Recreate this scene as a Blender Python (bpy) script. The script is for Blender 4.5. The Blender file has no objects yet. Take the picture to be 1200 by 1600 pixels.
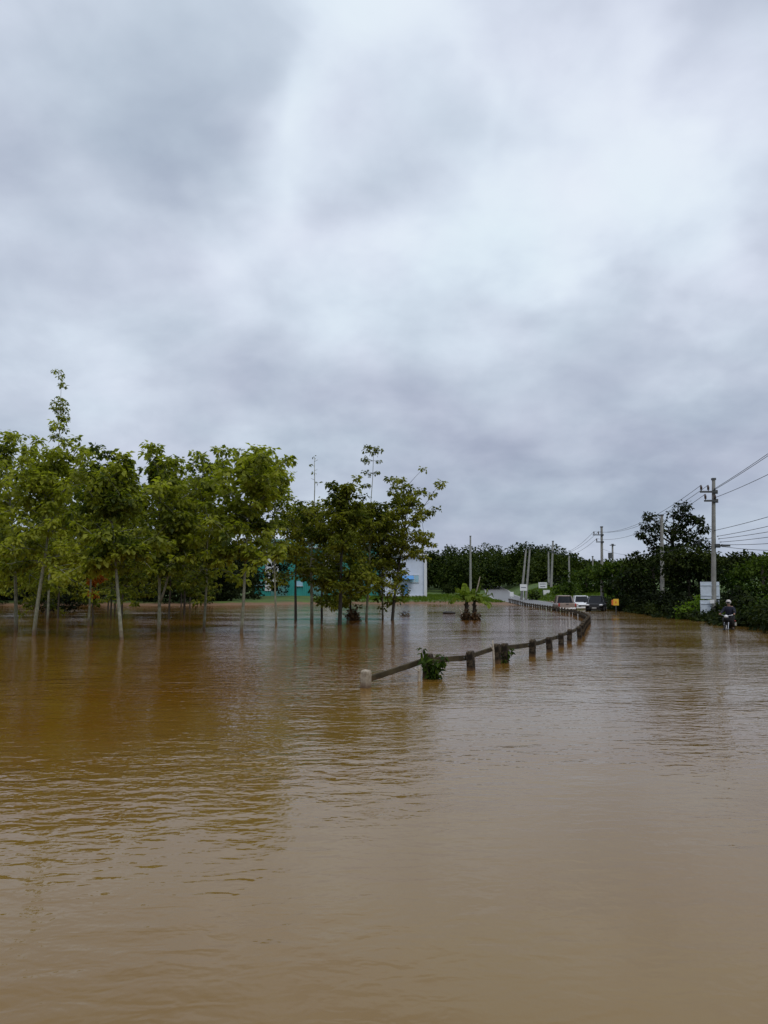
import bpy, math, random
import numpy as np
from mathutils import Vector, Matrix

scene = bpy.context.scene
COL = scene.collection
R = math.radians

# ------------------------------------------------------------------ camera
CAM_H = 1.75
F = 1209.0                       # focal length in pixels of the 1200 x 1600 photograph
PITCH = math.atan(127 / F)
cam = bpy.data.cameras.new('camera')
cam.sensor_fit = 'VERTICAL'
cam.sensor_height = 36.0
cam.lens = 36.0 * F / 1600.0
cam.clip_start = 0.05
cam.clip_end = 6000
cam_o = bpy.data.objects.new('camera', cam)
COL.objects.link(cam_o)
cam_o.location = (0, 0, CAM_H)
cam_o.rotation_euler = (math.pi / 2 + PITCH, 0, 0)
scene.camera = cam_o


def ray(px, py):
    u, v = (px - 600) / F, (800 - py) / F
    d = Vector((u, math.cos(PITCH) - v * math.sin(PITCH), math.sin(PITCH) + v * math.cos(PITCH)))
    return d


def at(px, py, Y):
    d = ray(px, py)
    return Vector((0, 0, CAM_H)) + d * (Y / d.y)


def gnd(px, py, z=0.0):
    d = ray(px, py)
    return Vector((0, 0, CAM_H)) + d * ((z - CAM_H) / d.z)


# ------------------------------------------------------------------ world: overcast sky
SUN_EL = R(58)
SUN_AZ = R(160)
SUN_DIR = Vector((math.sin(SUN_AZ) * math.cos(SUN_EL), math.cos(SUN_AZ) * math.cos(SUN_EL), math.sin(SUN_EL)))
world = bpy.data.worlds.new('World')
scene.world = world
world.use_nodes = True
nt = world.node_tree
nt.nodes.clear()


def N(t, **kw):
    n = nt.nodes.new(t)
    for k, v in kw.items():
        setattr(n, k, v)
    return n


def L(a, b):
    nt.links.new(a, b)


def wmath(op, a, b=None, c=None):
    n = N('ShaderNodeMath', operation=op)
    for i, x in enumerate((a, b, c)):
        if x is None:
            continue
        if isinstance(x, (int, float)):
            n.inputs[i].default_value = x
        else:
            L(x, n.inputs[i])
    return n.outputs[0]


tc = N('ShaderNodeTexCoord')
sep = N('ShaderNodeSeparateXYZ')
L(tc.outputs['Generated'], sep.inputs[0])
zc = wmath('ADD', wmath('MAXIMUM', sep.outputs[2], 0.0), 0.42)
comb = N('ShaderNodeCombineXYZ')
L(wmath('DIVIDE', sep.outputs[0], zc), comb.inputs[0])
L(wmath('DIVIDE', sep.outputs[1], zc), comb.inputs[1])


def wnoise(scale, detail, rough, dist, off):
    mp = N('ShaderNodeMapping')
    mp.inputs['Location'].default_value = off
    L(comb.outputs[0], mp.inputs[0])
    n = N('ShaderNodeTexNoise')
    n.inputs['Scale'].default_value = scale
    n.inputs['Detail'].default_value = detail
    n.inputs['Roughness'].default_value = rough
    n.inputs['Distortion'].default_value = dist
    L(mp.outputs[0], n.inputs['Vector'])
    return n


n1 = wnoise(2.2, 4, 0.48, 0.15, (3.1, 1.7, 0))
n2 = wnoise(5.2, 5, 0.52, 0.15, (8.4, 5.2, 0))
n3 = wnoise(3.6, 4, 0.5, 0.0, (1.4, 15.2, 0))
# direction bent by noise, so that the broad masses of cloud get ragged edges
sub = N('ShaderNodeVectorMath', operation='SUBTRACT')
L(n3.outputs['Color'], sub.inputs[0])
sub.inputs[1].default_value = (0.5, 0.5, 0.5)
scl = N('ShaderNodeVectorMath', operation='SCALE')
L(sub.outputs[0], scl.inputs[0])
scl.inputs['Scale'].default_value = 0.30
vadd = N('ShaderNodeVectorMath', operation='ADD')
L(tc.outputs['Generated'], vadd.inputs[0])
L(scl.outputs[0], vadd.inputs[1])
vn = N('ShaderNodeVectorMath', operation='NORMALIZE')
L(vadd.outputs[0], vn.inputs[0])


def blob(px, py, rad_px, amp):
    d = ray(px, py).normalized()
    dt = N('ShaderNodeVectorMath', operation='DOT_PRODUCT')
    L(vn.outputs[0], dt.inputs[0])
    dt.inputs[1].default_value = d
    c = math.cos(math.atan(rad_px / F))
    mr = N('ShaderNodeMapRange', interpolation_type='SMOOTHSTEP')
    mr.inputs['From Min'].default_value = c
    mr.inputs['From Max'].default_value = 1.0
    mr.inputs['To Min'].default_value = 0
    mr.inputs['To Max'].default_value = amp
    L(dt.outputs['Value'], mr.inputs['Value'])
    return mr.outputs[0]


val = wmath('ADD', wmath('MULTIPLY', n1.outputs['Fac'], 0.60), wmath('MULTIPLY', n2.outputs['Fac'], 0.50))
val = wmath('MULTIPLY_ADD', val, 1.28, -0.215)
for b in ((850, 230, 640, 0.26), (590, 100, 160, 0.17), (1000, 265, 240, 0.20), (760, 310, 190, 0.14),
          (440, 330, 190, 0.08), (1150, 500, 150, 0.16), (490, 650, 120, 0.10), (150, 430, 200, 0.05),
          (615, 240, 130, -0.20), (40, 340, 190, -0.14), (300, 250, 170, -0.10), (290, 60, 190, -0.08), (430, 60, 120, -0.06),
          (1180, 150, 140, -0.22), (960, 480, 190, -0.09), (560, 560, 180, -0.06), (60, 160, 180, -0.07),
          (850, 680, 460, -0.15), (250, 640, 330, -0.06), (160, 250, 600, 0.20), (480, 480, 300, 0.07)):
    val = wmath('ADD', val, blob(*b))
ramp = N('ShaderNodeValToRGB')
cr = ramp.color_ramp
cr.interpolation = 'B_SPLINE'
cr.elements[0].position = 0.18
cr.elements[0].color = (0.325, 0.375, 0.495, 1)
cr.elements[1].position = 1.0
cr.elements[1].color = (0.84, 0.93, 1.0, 1)
for p, c in ((0.40, (0.452, 0.515, 0.632, 1)), (0.62, (0.592, 0.66, 0.772, 1)), (0.82, (0.745, 0.825, 0.94, 1))):
    e = cr.elements.new(p)
    e.color = c
L(val, ramp.inputs['Fac'])
# faint pink and cyan casts inside the cloud
tint = N('ShaderNodeValToRGB')
tint.color_ramp.elements[0].position = 0.35
tint.color_ramp.elements[0].color = (0.982, 1.008, 1.005, 1)
tint.color_ramp.elements[1].position = 0.65
tint.color_ramp.elements[1].color = (1.018, 0.992, 1.01, 1)
n4 = wnoise(3.0, 2, 0.5, 0, (21.0, 3.0, 0))
L(n4.outputs['Fac'], tint.inputs['Fac'])
mul = N('ShaderNodeMix', data_type='RGBA', blend_type='MULTIPLY')
mul.inputs['Factor'].default_value = 1
L(ramp.outputs[0], mul.inputs['A'])
L(tint.outputs[0], mul.inputs['B'])
sky = N('ShaderNodeTexSky', sky_type='NISHITA', sun_disc=False)
sky.sun_elevation = SUN_EL
sky.sun_rotation = SUN_AZ
sky.air_density = 1.0
sky.dust_density = 3.0
bg_sky = N('ShaderNodeBackground')
bg_sky.inputs['Strength'].default_value = 0.05
L(sky.outputs[0], bg_sky.inputs[0])
bg_cloud = N('ShaderNodeBackground')
bg_cloud.inputs['Strength'].default_value = 1.0
L(mul.outputs['Result'], bg_cloud.inputs[0])
mixw = N('ShaderNodeMixShader')
mixw.inputs[0].default_value = 0.93      # cloud cover
L(bg_sky.outputs[0], mixw.inputs[1])
L(bg_cloud.outputs[0], mixw.inputs[2])
wo = N('ShaderNodeOutputWorld')
L(mixw.outputs[0], wo.inputs[0])

sun = bpy.data.lights.new('sun', 'SUN')
sun.energy = 1.5
sun.angle = R(36)
sun.color = (1.0, 0.97, 0.92)
sun_o = bpy.data.objects.new('sun', sun)
COL.objects.link(sun_o)
sun_o.rotation_euler = (-SUN_DIR).to_track_quat('-Z', 'Y').to_euler()
sun_o.location = SUN_DIR * 100

vs = scene.view_settings
vs.view_transform = 'Standard'
vs.look = 'None'
vs.exposure = 0.0
vs.gamma = 1.0
vs.use_curve_mapping = False
scene.cycles.max_bounces = 6
scene.cycles.diffuse_bounces = 3
scene.cycles.glossy_bounces = 3
scene.cycles.transmission_bounces = 3
scene.cycles.transparent_max_bounces = 6
scene.cycles.use_denoising = True
scene.cycles.caustics_reflective = False
scene.cycles.caustics_refractive = False

# ------------------------------------------------------------------ materials
MATS = {}


def new_mat(name):
    m = bpy.data.materials.new(name)
    m.use_nodes = True
    MATS[name] = m
    return m, m.node_tree, m.node_tree.nodes['Principled BSDF']


def mat_plain(name, col, rough=0.7, metal=0.0, var=0.25, scale=6.0, bump=0.0, col2=None, spec=0.5, lo=0.35, hi=0.65):
    m, t, b = new_mat(name)
    tcn = t.nodes.new('ShaderNodeTexCoord')
    n = t.nodes.new('ShaderNodeTexNoise')
    n.inputs['Scale'].default_value = scale
    n.inputs['Detail'].default_value = 6
    n.inputs['Roughness'].default_value = 0.65
    t.links.new(tcn.outputs['Object'], n.inputs['Vector'])
    r = t.nodes.new('ShaderNodeValToRGB')
    r.color_ramp.elements[0].position = lo
    r.color_ramp.elements[1].position = hi
    c2 = col2 or tuple(c * (1 - var) for c in col)
    r.color_ramp.elements[0].color = (*c2, 1)
    r.color_ramp.elements[1].color = (*col, 1)
    t.links.new(n.outputs['Fac'], r.inputs['Fac'])
    t.links.new(r.outputs[0], b.inputs['Base Color'])
    b.inputs['Roughness'].default_value = rough
    b.inputs['Metallic'].default_value = metal
    b.inputs['Specular IOR Level'].default_value = spec
    if bump:
        bp = t.nodes.new('ShaderNodeBump')
        bp.inputs['Strength'].default_value = bump
        bp.inputs['Distance'].default_value = 0.02
        t.links.new(n.outputs['Fac'], bp.inputs['Height'])
        t.links.new(bp.outputs[0], b.inputs['Normal'])
    return m


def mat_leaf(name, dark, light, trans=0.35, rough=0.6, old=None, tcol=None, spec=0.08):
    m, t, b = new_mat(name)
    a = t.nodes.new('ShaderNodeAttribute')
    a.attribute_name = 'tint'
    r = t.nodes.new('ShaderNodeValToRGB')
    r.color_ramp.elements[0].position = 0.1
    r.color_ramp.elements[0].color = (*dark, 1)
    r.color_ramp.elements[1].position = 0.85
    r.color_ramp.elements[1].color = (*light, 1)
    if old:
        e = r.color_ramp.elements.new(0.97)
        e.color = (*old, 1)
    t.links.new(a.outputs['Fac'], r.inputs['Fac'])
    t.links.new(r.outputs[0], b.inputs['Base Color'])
    b.inputs['Roughness'].default_value = rough
    b.inputs['Specular IOR Level'].default_value = spec
    tr = t.nodes.new('ShaderNodeBsdfTranslucent')
    mx = t.nodes.new('ShaderNodeMix')
    mx.data_type = 'RGBA'
    mx.blend_type = 'MULTIPLY'
    mx.inputs['Factor'].default_value = 1
    t.links.new(r.outputs[0], mx.inputs['A'])
    mx.inputs['B'].default_value = (*(tcol or (1.5, 1.6, 0.7)), 1)
    t.links.new(mx.outputs['Result'], tr.inputs[0])
    ms = t.nodes.new('ShaderNodeMixShader')
    ms.inputs[0].default_value = trans
    t.links.new(b.outputs[0], ms.inputs[1])
    t.links.new(tr.outputs[0], ms.inputs[2])
    t.links.new(ms.outputs[0], t.nodes['Material Output'].inputs[0])
    return m


mat_leaf('rubber_leaf', (0.044, 0.066, 0.007), (0.305, 0.335, 0.038), 0.46, old=(0.24, 0.17, 0.03), spec=0.25, tcol=(1.7, 1.8, 0.8))
mat_leaf('rubber_leaf_dull', (0.036, 0.054, 0.007), (0.215, 0.225, 0.027), 0.42, old=(0.15, 0.10, 0.03))
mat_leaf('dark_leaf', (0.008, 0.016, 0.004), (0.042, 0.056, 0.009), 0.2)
mat_leaf('forest_leaf', (0.007, 0.018, 0.003), (0.046, 0.064, 0.008), 0.2)
mat_leaf('wood_leaf', (0.005, 0.009, 0.003), (0.020, 0.028, 0.006), 0.12)
mat_leaf('bright_leaf', (0.05, 0.10, 0.012), (0.14, 0.22, 0.02), 0.4)
mat_leaf('mid_leaf', (0.012, 0.032, 0.005), (0.070, 0.105, 0.012), 0.3)
mat_leaf('palm_leaf', (0.05, 0.09, 0.010), (0.17, 0.23, 0.028), 0.35, old=(0.25, 0.2, 0.05))
mat_leaf('orange_leaf', (0.30, 0.085, 0.012), (0.55, 0.22, 0.025), 0.35, tcol=(1.3, 1.2, 0.8))
mat_leaf('grass_blade', (0.045, 0.085, 0.010), (0.13, 0.19, 0.02), 0.3)
mat_leaf('dead_leaf', (0.05, 0.03, 0.014), (0.14, 0.08, 0.035), 0.15, tcol=(1.2, 1.0, 0.8))
mat_plain('rubber_bark', (0.30, 0.30, 0.22), 0.85, var=0.5, scale=7, bump=0.4, col2=(0.13, 0.14, 0.09))
mat_plain('wet_bark', (0.05, 0.042, 0.03), 0.7, var=0.5, scale=9, bump=0.4)
mat_plain('dark_bark', (0.075, 0.062, 0.045), 0.85, var=0.5, scale=5, bump=0.4)
mat_plain('concrete', (0.33, 0.32, 0.29), 0.85, var=0.35, scale=3, bump=0.15)
mat_plain('pole_concrete', (0.30, 0.295, 0.27), 0.85, var=0.35, scale=2.2, bump=0.1)
mat_plain('steel', (0.10, 0.105, 0.11), 0.55, metal=0.4, var=0.3, scale=8)
mat_plain('porcelain', (0.09, 0.06, 0.05), 0.3, var=0.2)
mat_plain('cable', (0.03, 0.03, 0.033), 0.6, var=0.2)
mat_plain('post_paint', (0.15, 0.115, 0.075), 0.85, lo=0.45, hi=0.72, scale=7, bump=0.4, col2=(0.016, 0.012, 0.008), spec=0.2)
mat_plain('post_white', (0.42, 0.37, 0.29), 0.8, scale=11, bump=0.4, col2=(0.20, 0.16, 0.11))
mat_plain('rail_paint', (0.07, 0.055, 0.028), 0.85, scale=3, bump=0.4, col2=(0.022, 0.017, 0.010), spec=0.2)
mat_plain('sign_back', (0.55, 0.62, 0.70), 0.5, var=0.18, scale=3)
mat_plain('sign_white', (0.72, 0.73, 0.74), 0.5, var=0.12, scale=3)
mat_plain('sign_ink', (0.09, 0.10, 0.13), 0.6, var=0.1)
mat_plain('sign_blue', (0.03, 0.06, 0.16), 0.5, var=0.15)
mat_plain('sign_yellow', (0.75, 0.47, 0.04), 0.5, var=0.15, scale=5)
mat_plain('sign_orange', (0.65, 0.16, 0.03), 0.5, var=0.15, scale=5)
mat_plain('teal_sheet', (0.04, 0.33, 0.30), 0.45, var=0.3, scale=0.8)
mat_plain('teal_roof', (0.10, 0.25, 0.24), 0.45, var=0.3, scale=0.8)
mat_plain('house_white', (0.60, 0.66, 0.78), 0.75, var=0.12, scale=0.9)
mat_plain('house_trim', (0.66, 0.67, 0.70), 0.7, var=0.15, scale=2)
mat_plain('awning_blue', (0.10, 0.30, 0.62), 0.5, var=0.2, scale=2)
mat_plain('window_glass', (0.03, 0.04, 0.05), 0.12, var=0.2)
mat_plain('light_glass', (0.34, 0.55, 0.68), 0.2, var=0.15)
mat_plain('car_gold', (0.33, 0.26, 0.22), 0.35, metal=0.3, var=0.1, scale=2)
mat_plain('car_white', (0.72, 0.74, 0.76), 0.3, var=0.06, scale=2)
mat_plain('car_black', (0.010, 0.010, 0.011), 0.55, var=0.2, scale=2, spec=0.2)
mat_plain('car_glass', (0.010, 0.012, 0.014), 0.15, var=0.2, spec=0.3)
mat_plain('car_trim', (0.025, 0.025, 0.027), 0.6, var=0.2)
mat_plain('car_chrome', (0.55, 0.56, 0.58), 0.25, metal=0.9, var=0.1)
mat_plain('tyre', (0.018, 0.018, 0.018), 0.85, var=0.2)
mat_plain('rim', (0.35, 0.35, 0.36), 0.4, metal=0.7, var=0.15)
mat_plain('lamp_red', (0.42, 0.02, 0.015), 0.25, var=0.15)
mat_plain('lamp_clear', (0.75, 0.77, 0.80), 0.15, var=0.08)
mat_plain('plate', (0.75, 0.75, 0.72), 0.5, var=0.05)
mat_plain('skin', (0.38, 0.22, 0.15), 0.6, var=0.1)
mat_plain('navy_cloth', (0.012, 0.014, 0.032), 0.9, var=0.3, scale=12)
mat_plain('dark_cloth', (0.020, 0.019, 0.020), 0.9, var=0.3, scale=12)
mat_plain('helmet_white', (0.50, 0.46, 0.44), 0.35, var=0.08)
mat_plain('bag_white', (0.66, 0.66, 0.74), 0.6, var=0.12)
mat_plain('driftwood', (0.13, 0.085, 0.05), 0.85, scale=9, bump=0.4, col2=(0.04, 0.025, 0.016))
mat_plain('stake_pale', (0.45, 0.40, 0.33), 0.85, scale=9, col2=(0.22, 0.18, 0.13))
mat_plain('floating_black', (0.02, 0.02, 0.018), 0.6, scale=9)


def tide_mark(name, mud=(0.11, 0.062, 0.030), top=0.30):
    m = MATS[name]
    t = m.node_tree
    b = t.nodes['Principled BSDF']
    src = b.inputs['Base Color'].links[0].from_socket
    g = t.nodes.new('ShaderNodeNewGeometry')
    sp_ = t.nodes.new('ShaderNodeSeparateXYZ')
    t.links.new(g.outputs['Position'], sp_.inputs[0])
    n = t.nodes.new('ShaderNodeTexNoise')
    n.inputs['Scale'].default_value = 2.3
    n.inputs['Detail'].default_value = 5
    t.links.new(g.outputs['Position'], n.inputs['Vector'])
    a = t.nodes.new('ShaderNodeMath')
    a.operation = 'MULTIPLY_ADD'
    t.links.new(n.outputs['Fac'], a.inputs[0])
    a.inputs[1].default_value = -top * 1.6
    t.links.new(sp_.outputs[2], a.inputs[2])
    mr = t.nodes.new('ShaderNodeMapRange')
    mr.inputs['From Min'].default_value = -top * 0.55
    mr.inputs['From Max'].default_value = top * 0.35
    mr.inputs['To Min'].default_value = 0.85
    mr.inputs['To Max'].default_value = 0.0
    t.links.new(a.outputs[0], mr.inputs['Value'])
    mx = t.nodes.new('ShaderNodeMix')
    mx.data_type = 'RGBA'
    t.links.new(mr.outputs[0], mx.inputs['Factor'])
    t.links.new(src, mx.inputs['A'])
    mx.inputs['B'].default_value = (*mud, 1)
    t.links.new(mx.outputs['Result'], b.inputs['Base Color'])


tide_mark('rubber_bark', top=0.5)
tide_mark('post_paint', top=0.10)
tide_mark('post_white', top=0.12)
tide_mark('rail_paint', (0.10, 0.06, 0.03), 0.16)


def make_ground_mat():
    m, t, b = new_mat('ground')
    g = t.nodes.new('ShaderNodeNewGeometry')
    sp = t.nodes.new('ShaderNodeSeparateXYZ')
    t.links.new(g.outputs['Position'], sp.inputs[0])
    n = t.nodes.new('ShaderNodeTexNoise')
    n.inputs['Scale'].default_value = 0.35
    n.inputs['Detail'].default_value = 8
    n.inputs['Roughness'].default_value = 0.65
    t.links.new(g.outputs['Position'], n.inputs['Vector'])
    n2_ = t.nodes.new('ShaderNodeTexNoise')
    n2_.inputs['Scale'].default_value = 2.5
    n2_.inputs['Detail'].default_value = 8
    t.links.new(g.outputs['Position'], n2_.inputs['Vector'])
    mud = t.nodes.new('ShaderNodeValToRGB')
    mud.color_ramp.elements[0].color = (0.11, 0.060, 0.030, 1)
    mud.color_ramp.elements[1].color = (0.22, 0.13, 0.07, 1)
    t.links.new(n2_.outputs['Fac'], mud.inputs['Fac'])
    gr = t.nodes.new('ShaderNodeValToRGB')
    gr.color_ramp.elements[0].position = 0.3
    gr.color_ramp.elements[1].position = 0.7
    gr.color_ramp.elements[0].color = (0.028, 0.062, 0.009, 1)
    gr.color_ramp.elements[1].color = (0.085, 0.135, 0.014, 1)
    t.links.new(n.outputs['Fac'], gr.inputs['Fac'])
    ma = t.nodes.new('ShaderNodeMath')
    ma.operation = 'MULTIPLY_ADD'
    ma.inputs[1].default_value = 0.7
    t.links.new(n.outputs['Fac'], ma.inputs[0])
    t.links.new(sp.outputs[2], ma.inputs[2])
    mr = t.nodes.new('ShaderNodeMapRange')
    mr.inputs['From Min'].default_value = 0.58
    mr.inputs['From Max'].default_value = 0.80
    t.links.new(ma.outputs[0], mr.inputs['Value'])
    mx = t.nodes.new('ShaderNodeMix')
    mx.data_type = 'RGBA'
    t.links.new(mr.outputs[0], mx.inputs['Factor'])
    t.links.new(mud.outputs[0], mx.inputs['A'])
    t.links.new(gr.outputs[0], mx.inputs['B'])
    t.links.new(mx.outputs['Result'], b.inputs['Base Color'])
    b.inputs['Roughness'].default_value = 0.9
    bp = t.nodes.new('ShaderNodeBump')
    bp.inputs['Strength'].default_value = 0.6
    bp.inputs['Distance'].default_value = 0.1
    t.links.new(n2_.outputs['Fac'], bp.inputs['Height'])
    t.links.new(bp.outputs[0], b.inputs['Normal'])


make_ground_mat()
mat_plain('asphalt', (0.17, 0.17, 0.172), 0.6, var=0.25, scale=0.7, bump=0.1)
mat_plain('line_paint', (0.6, 0.6, 0.56), 0.7, var=0.3, scale=4)


def make_water_mat():
    m, t, b = new_mat('flood_water')
    g = t.nodes.new('ShaderNodeNewGeometry')

    def nz(sx, sy, scale, detail, rough, rot=0.0, dist=0.0):
        mp = t.nodes.new('ShaderNodeMapping')
        mp.inputs['Scale'].default_value = (sx, sy, 1)
        mp.inputs['Rotation'].default_value = (0, 0, R(rot))
        t.links.new(g.outputs['Position'], mp.inputs[0])
        n = t.nodes.new('ShaderNodeTexNoise')
        n.inputs['Scale'].default_value = scale
        n.inputs['Detail'].default_value = detail
        n.inputs['Roughness'].default_value = rough
        n.inputs['Distortion'].default_value = dist
        t.links.new(mp.outputs[0], n.inputs['Vector'])
        return n.outputs['Fac']

    def ma(op, a, b_=None, c=None):
        n = t.nodes.new('ShaderNodeMath')
        n.operation = op
        for i, x in enumerate((a, b_, c)):
            if x is None:
                continue
            if isinstance(x, (int, float)):
                n.inputs[i].default_value = x
            else:
                t.links.new(x, n.inputs[i])
        return n.outputs[0]

    def rng(x, a, b_, c=0.0, d=1.0):
        n = t.nodes.new('ShaderNodeMapRange')
        n.interpolation_type = 'SMOOTHSTEP'
        for k, v in zip(('From Min', 'From Max', 'To Min', 'To Max'), (a, b_, c, d)):
            n.inputs[k].default_value = v
        t.links.new(x, n.inputs['Value'])
        return n.outputs[0]

    w1 = nz(0.5, 1.0, 2.1, 2, 0.5, 8, 0.5)       # waves of about half a metre
    w2 = nz(0.55, 1.0, 6.5, 2, 0.5, -12, 0.4)       # ripples
    w3 = nz(1, 1, 17.0, 1, 0.5)
    patch = rng(nz(0.5, 1, 0.16, 3, 0.5, 25), 0.36, 0.66, 0.4, 1.55)
    h = ma('ADD', ma('MULTIPLY', w1, 0.58), ma('MULTIPLY', w2, 0.44))
    h = ma('ADD', h, ma('MULTIPLY', w3, 0.09))
    calm = t.nodes.new('ShaderNodeAttribute')
    calm.attribute_name = 'tint'
    sy = t.nodes.new('ShaderNodeSeparateXYZ')
    t.links.new(g.outputs['Position'], sy.inputs[0])
    near = ma('SUBTRACT', 1.0, rng(sy.outputs[1], 4.0, 13.0))
    cl = ma('SUBTRACT', 1.12, ma('MULTIPLY', ma('MULTIPLY', calm.outputs['Fac'], near), 0.62))
    h = ma('MULTIPLY', ma('MULTIPLY', h, patch), cl)
    bp = t.nodes.new('ShaderNodeBump')
    bp.inputs['Strength'].default_value = 1.0
    bp.inputs['Distance'].default_value = 0.039
    t.links.new(h, bp.inputs['Height'])
    t.links.new(bp.outputs[0], b.inputs['Normal'])
    at_ = t.nodes.new('ShaderNodeAttribute')
    at_.attribute_name = 'tint'
    silt = ma('MULTIPLY_ADD', nz(0.35, 1.0, 0.30, 7, 0.62, 15, 1.2), 0.55, ma('MULTIPLY_ADD', at_.outputs['Fac'], 0.55, -0.05))
    r = t.nodes.new('ShaderNodeValToRGB')
    r.color_ramp.elements[0].position = 0.12
    r.color_ramp.elements[1].position = 0.88
    r.color_ramp.elements[0].color = (0.150, 0.057, 0.004, 1)
    r.color_ramp.elements[1].color = (0.198, 0.119, 0.028, 1)
    t.links.new(silt, r.inputs['Fac'])
    t.links.new(r.outputs[0], b.inputs['Base Color'])
    b.inputs['Roughness'].default_value = 0.045
    b.inputs['IOR'].default_value = 1.38


make_water_mat()


# ------------------------------------------------------------------ helpers
def smooth(a, b, x):
    t = np.clip((np.asarray(x, float) - a) / (b - a), 0, 1)
    return t * t * (3 - 2 * t)


def link(o, parent=None):
    COL.objects.link(o)
    if parent is not None:
        o.parent = parent
    return o


def tag(o, label=None, cat=None, group=None, kind=None):
    if label:
        o['label'] = label
    if cat:
        o['category'] = cat
    if group:
        o['group'] = group
    if kind:
        o['kind'] = kind
    return o


def thing(name, loc, label, cat, group=None, rz=0.0):
    o = bpy.data.objects.new(name, None)
    o.empty_display_size = 0.2
    o.location = loc
    o.rotation_euler = (0, 0, rz)
    link(o)
    return tag(o, label, cat, group)


def copy_tree(o, parent=None):
    c = o.copy()
    link(c)
    c.parent = parent
    for ch in list(o.children):
        copy_tree(ch, c)
    return c


def tri_mesh(name, V, T, mat, parent=None, tint=None, smooth_=False):
    me = bpy.data.meshes.new(name)
    V = np.ascontiguousarray(V, np.float32)
    T = np.ascontiguousarray(T, np.int32)
    me.vertices.add(len(V))
    me.vertices.foreach_set('co', V.ravel())
    me.loops.add(T.size)
    me.loops.foreach_set('vertex_index', T.ravel())
    k = T.shape[1]
    me.polygons.add(len(T))
    me.polygons.foreach_set('loop_start', np.arange(0, T.size, k, dtype=np.int32))
    try:
        me.polygons.foreach_set('loop_total', np.full(len(T), k, np.int32))
    except Exception:
        pass
    if smooth_:
        me.polygons.foreach_set('use_smooth', np.ones(len(T), bool))
    if tint is not None:
        a = me.attributes.new('tint', 'FLOAT', 'POINT')
        a.data.foreach_set('value', np.ascontiguousarray(tint, np.float32))
    me.update()
    me.validate()
    me.materials.append(MATS[mat])
    return link(bpy.data.objects.new(name, me), parent)


class MB:
    def __init__(self):
        self.v, self.f = [], []

    def add(self, vs_, fs_):
        o = len(self.v)
        self.v += [tuple(x) for x in vs_]
        self.f += [tuple(i + o for i in f) for f in fs_]

    def box(self, c, s, rot=None, taper=1.0):
        hx, hy, hz = s[0] / 2, s[1] / 2, s[2] / 2
        p = [(-hx, -hy, -hz), (hx, -hy, -hz), (hx, hy, -hz), (-hx, hy, -hz),
             (-hx * taper, -hy * taper, hz), (hx * taper, -hy * taper, hz), (hx * taper, hy * taper, hz), (-hx * taper, hy * taper, hz)]
        M = rot if rot is not None else Matrix.Identity(3)
        c = Vector(c)
        p = [c + M @ Vector(q) for q in p]
        self.add(p, [(3, 2, 1, 0), (4, 5, 6, 7), (0, 1, 5, 4), (1, 2, 6, 5), (2, 3, 7, 6), (3, 0, 4, 7)])
        return self

    def tube(self, path, radii, n=8, cap=True):
        path = [Vector(p) for p in path]
        if isinstance(radii, (int, float)):
            radii = [radii] * len(path)
        vs_, fs_ = [], []
        up = Vector((0.13, 0.97, 0.21))
        for i, p in enumerate(path):
            d = (path[min(i + 1, len(path) - 1)] - path[max(i - 1, 0)])
            d = d.normalized() if d.length > 1e-9 else Vector((0, 0, 1))
            a = d.cross(up)
            if a.length < 1e-3:
                a = d.cross(Vector((1, 0, 0)))
            a.normalize()
            b = d.cross(a)
            for k in range(n):
                t = 2 * math.pi * k / n
                vs_.append(p + (a * math.cos(t) + b * math.sin(t)) * radii[i])
        for i in range(len(path) - 1):
            for k in range(n):
                k2 = (k + 1) % n
                fs_.append((i * n + k, i * n + k2, (i + 1) * n + k2, (i + 1) * n + k))
        if cap:
            fs_.append(tuple(range(n - 1, -1, -1)))
            fs_.append(tuple((len(path) - 1) * n + k for k in range(n)))
        self.add(vs_, fs_)
        return self

    def loft(self, secs, cap=True):
        n = len(secs[0])
        vs_ = [p for s in secs for p in s]
        fs_ = []
        for i in range(len(secs) - 1):
            for k in range(n):
                k2 = (k + 1) % n
                fs_.append((i * n + k, i * n + k2, (i + 1) * n + k2, (i + 1) * n + k))
        if cap:
            fs_.append(tuple(range(n - 1, -1, -1)))
            fs_.append(tuple((len(secs) - 1) * n + k for k in range(n)))
        self.add(vs_, fs_)
        return self

    def ball(self, c, r, n=10, m=7):
        c = Vector(c)
        r = r if hasattr(r, '__len__') else (r, r, r)
        secs = []
        for i in range(1, m):
            ph = math.pi * i / m
            secs.append([c + Vector((math.sin(ph) * math.cos(2 * math.pi * k / n) * r[0],
                                     math.sin(ph) * math.sin(2 * math.pi * k / n) * r[1],
                                     -math.cos(ph) * r[2])) for k in range(n)])
        return self.loft(secs)

    def build(self, name, mat, parent=None, smooth_=False, bevel=0.0):
        me = bpy.data.meshes.new(name)
        me.from_pydata(self.v, [], self.f)
        if smooth_:
            me.polygons.foreach_set('use_smooth', np.ones(len(me.polygons), bool))
        me.update()
        me.materials.append(MATS[mat])
        o = link(bpy.data.objects.new(name, me), parent)
        if bevel:
            md = o.modifiers.new('bevel', 'BEVEL')
            md.width = bevel
            md.segments = 2
            md.limit_method = 'ANGLE'
        return o


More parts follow.
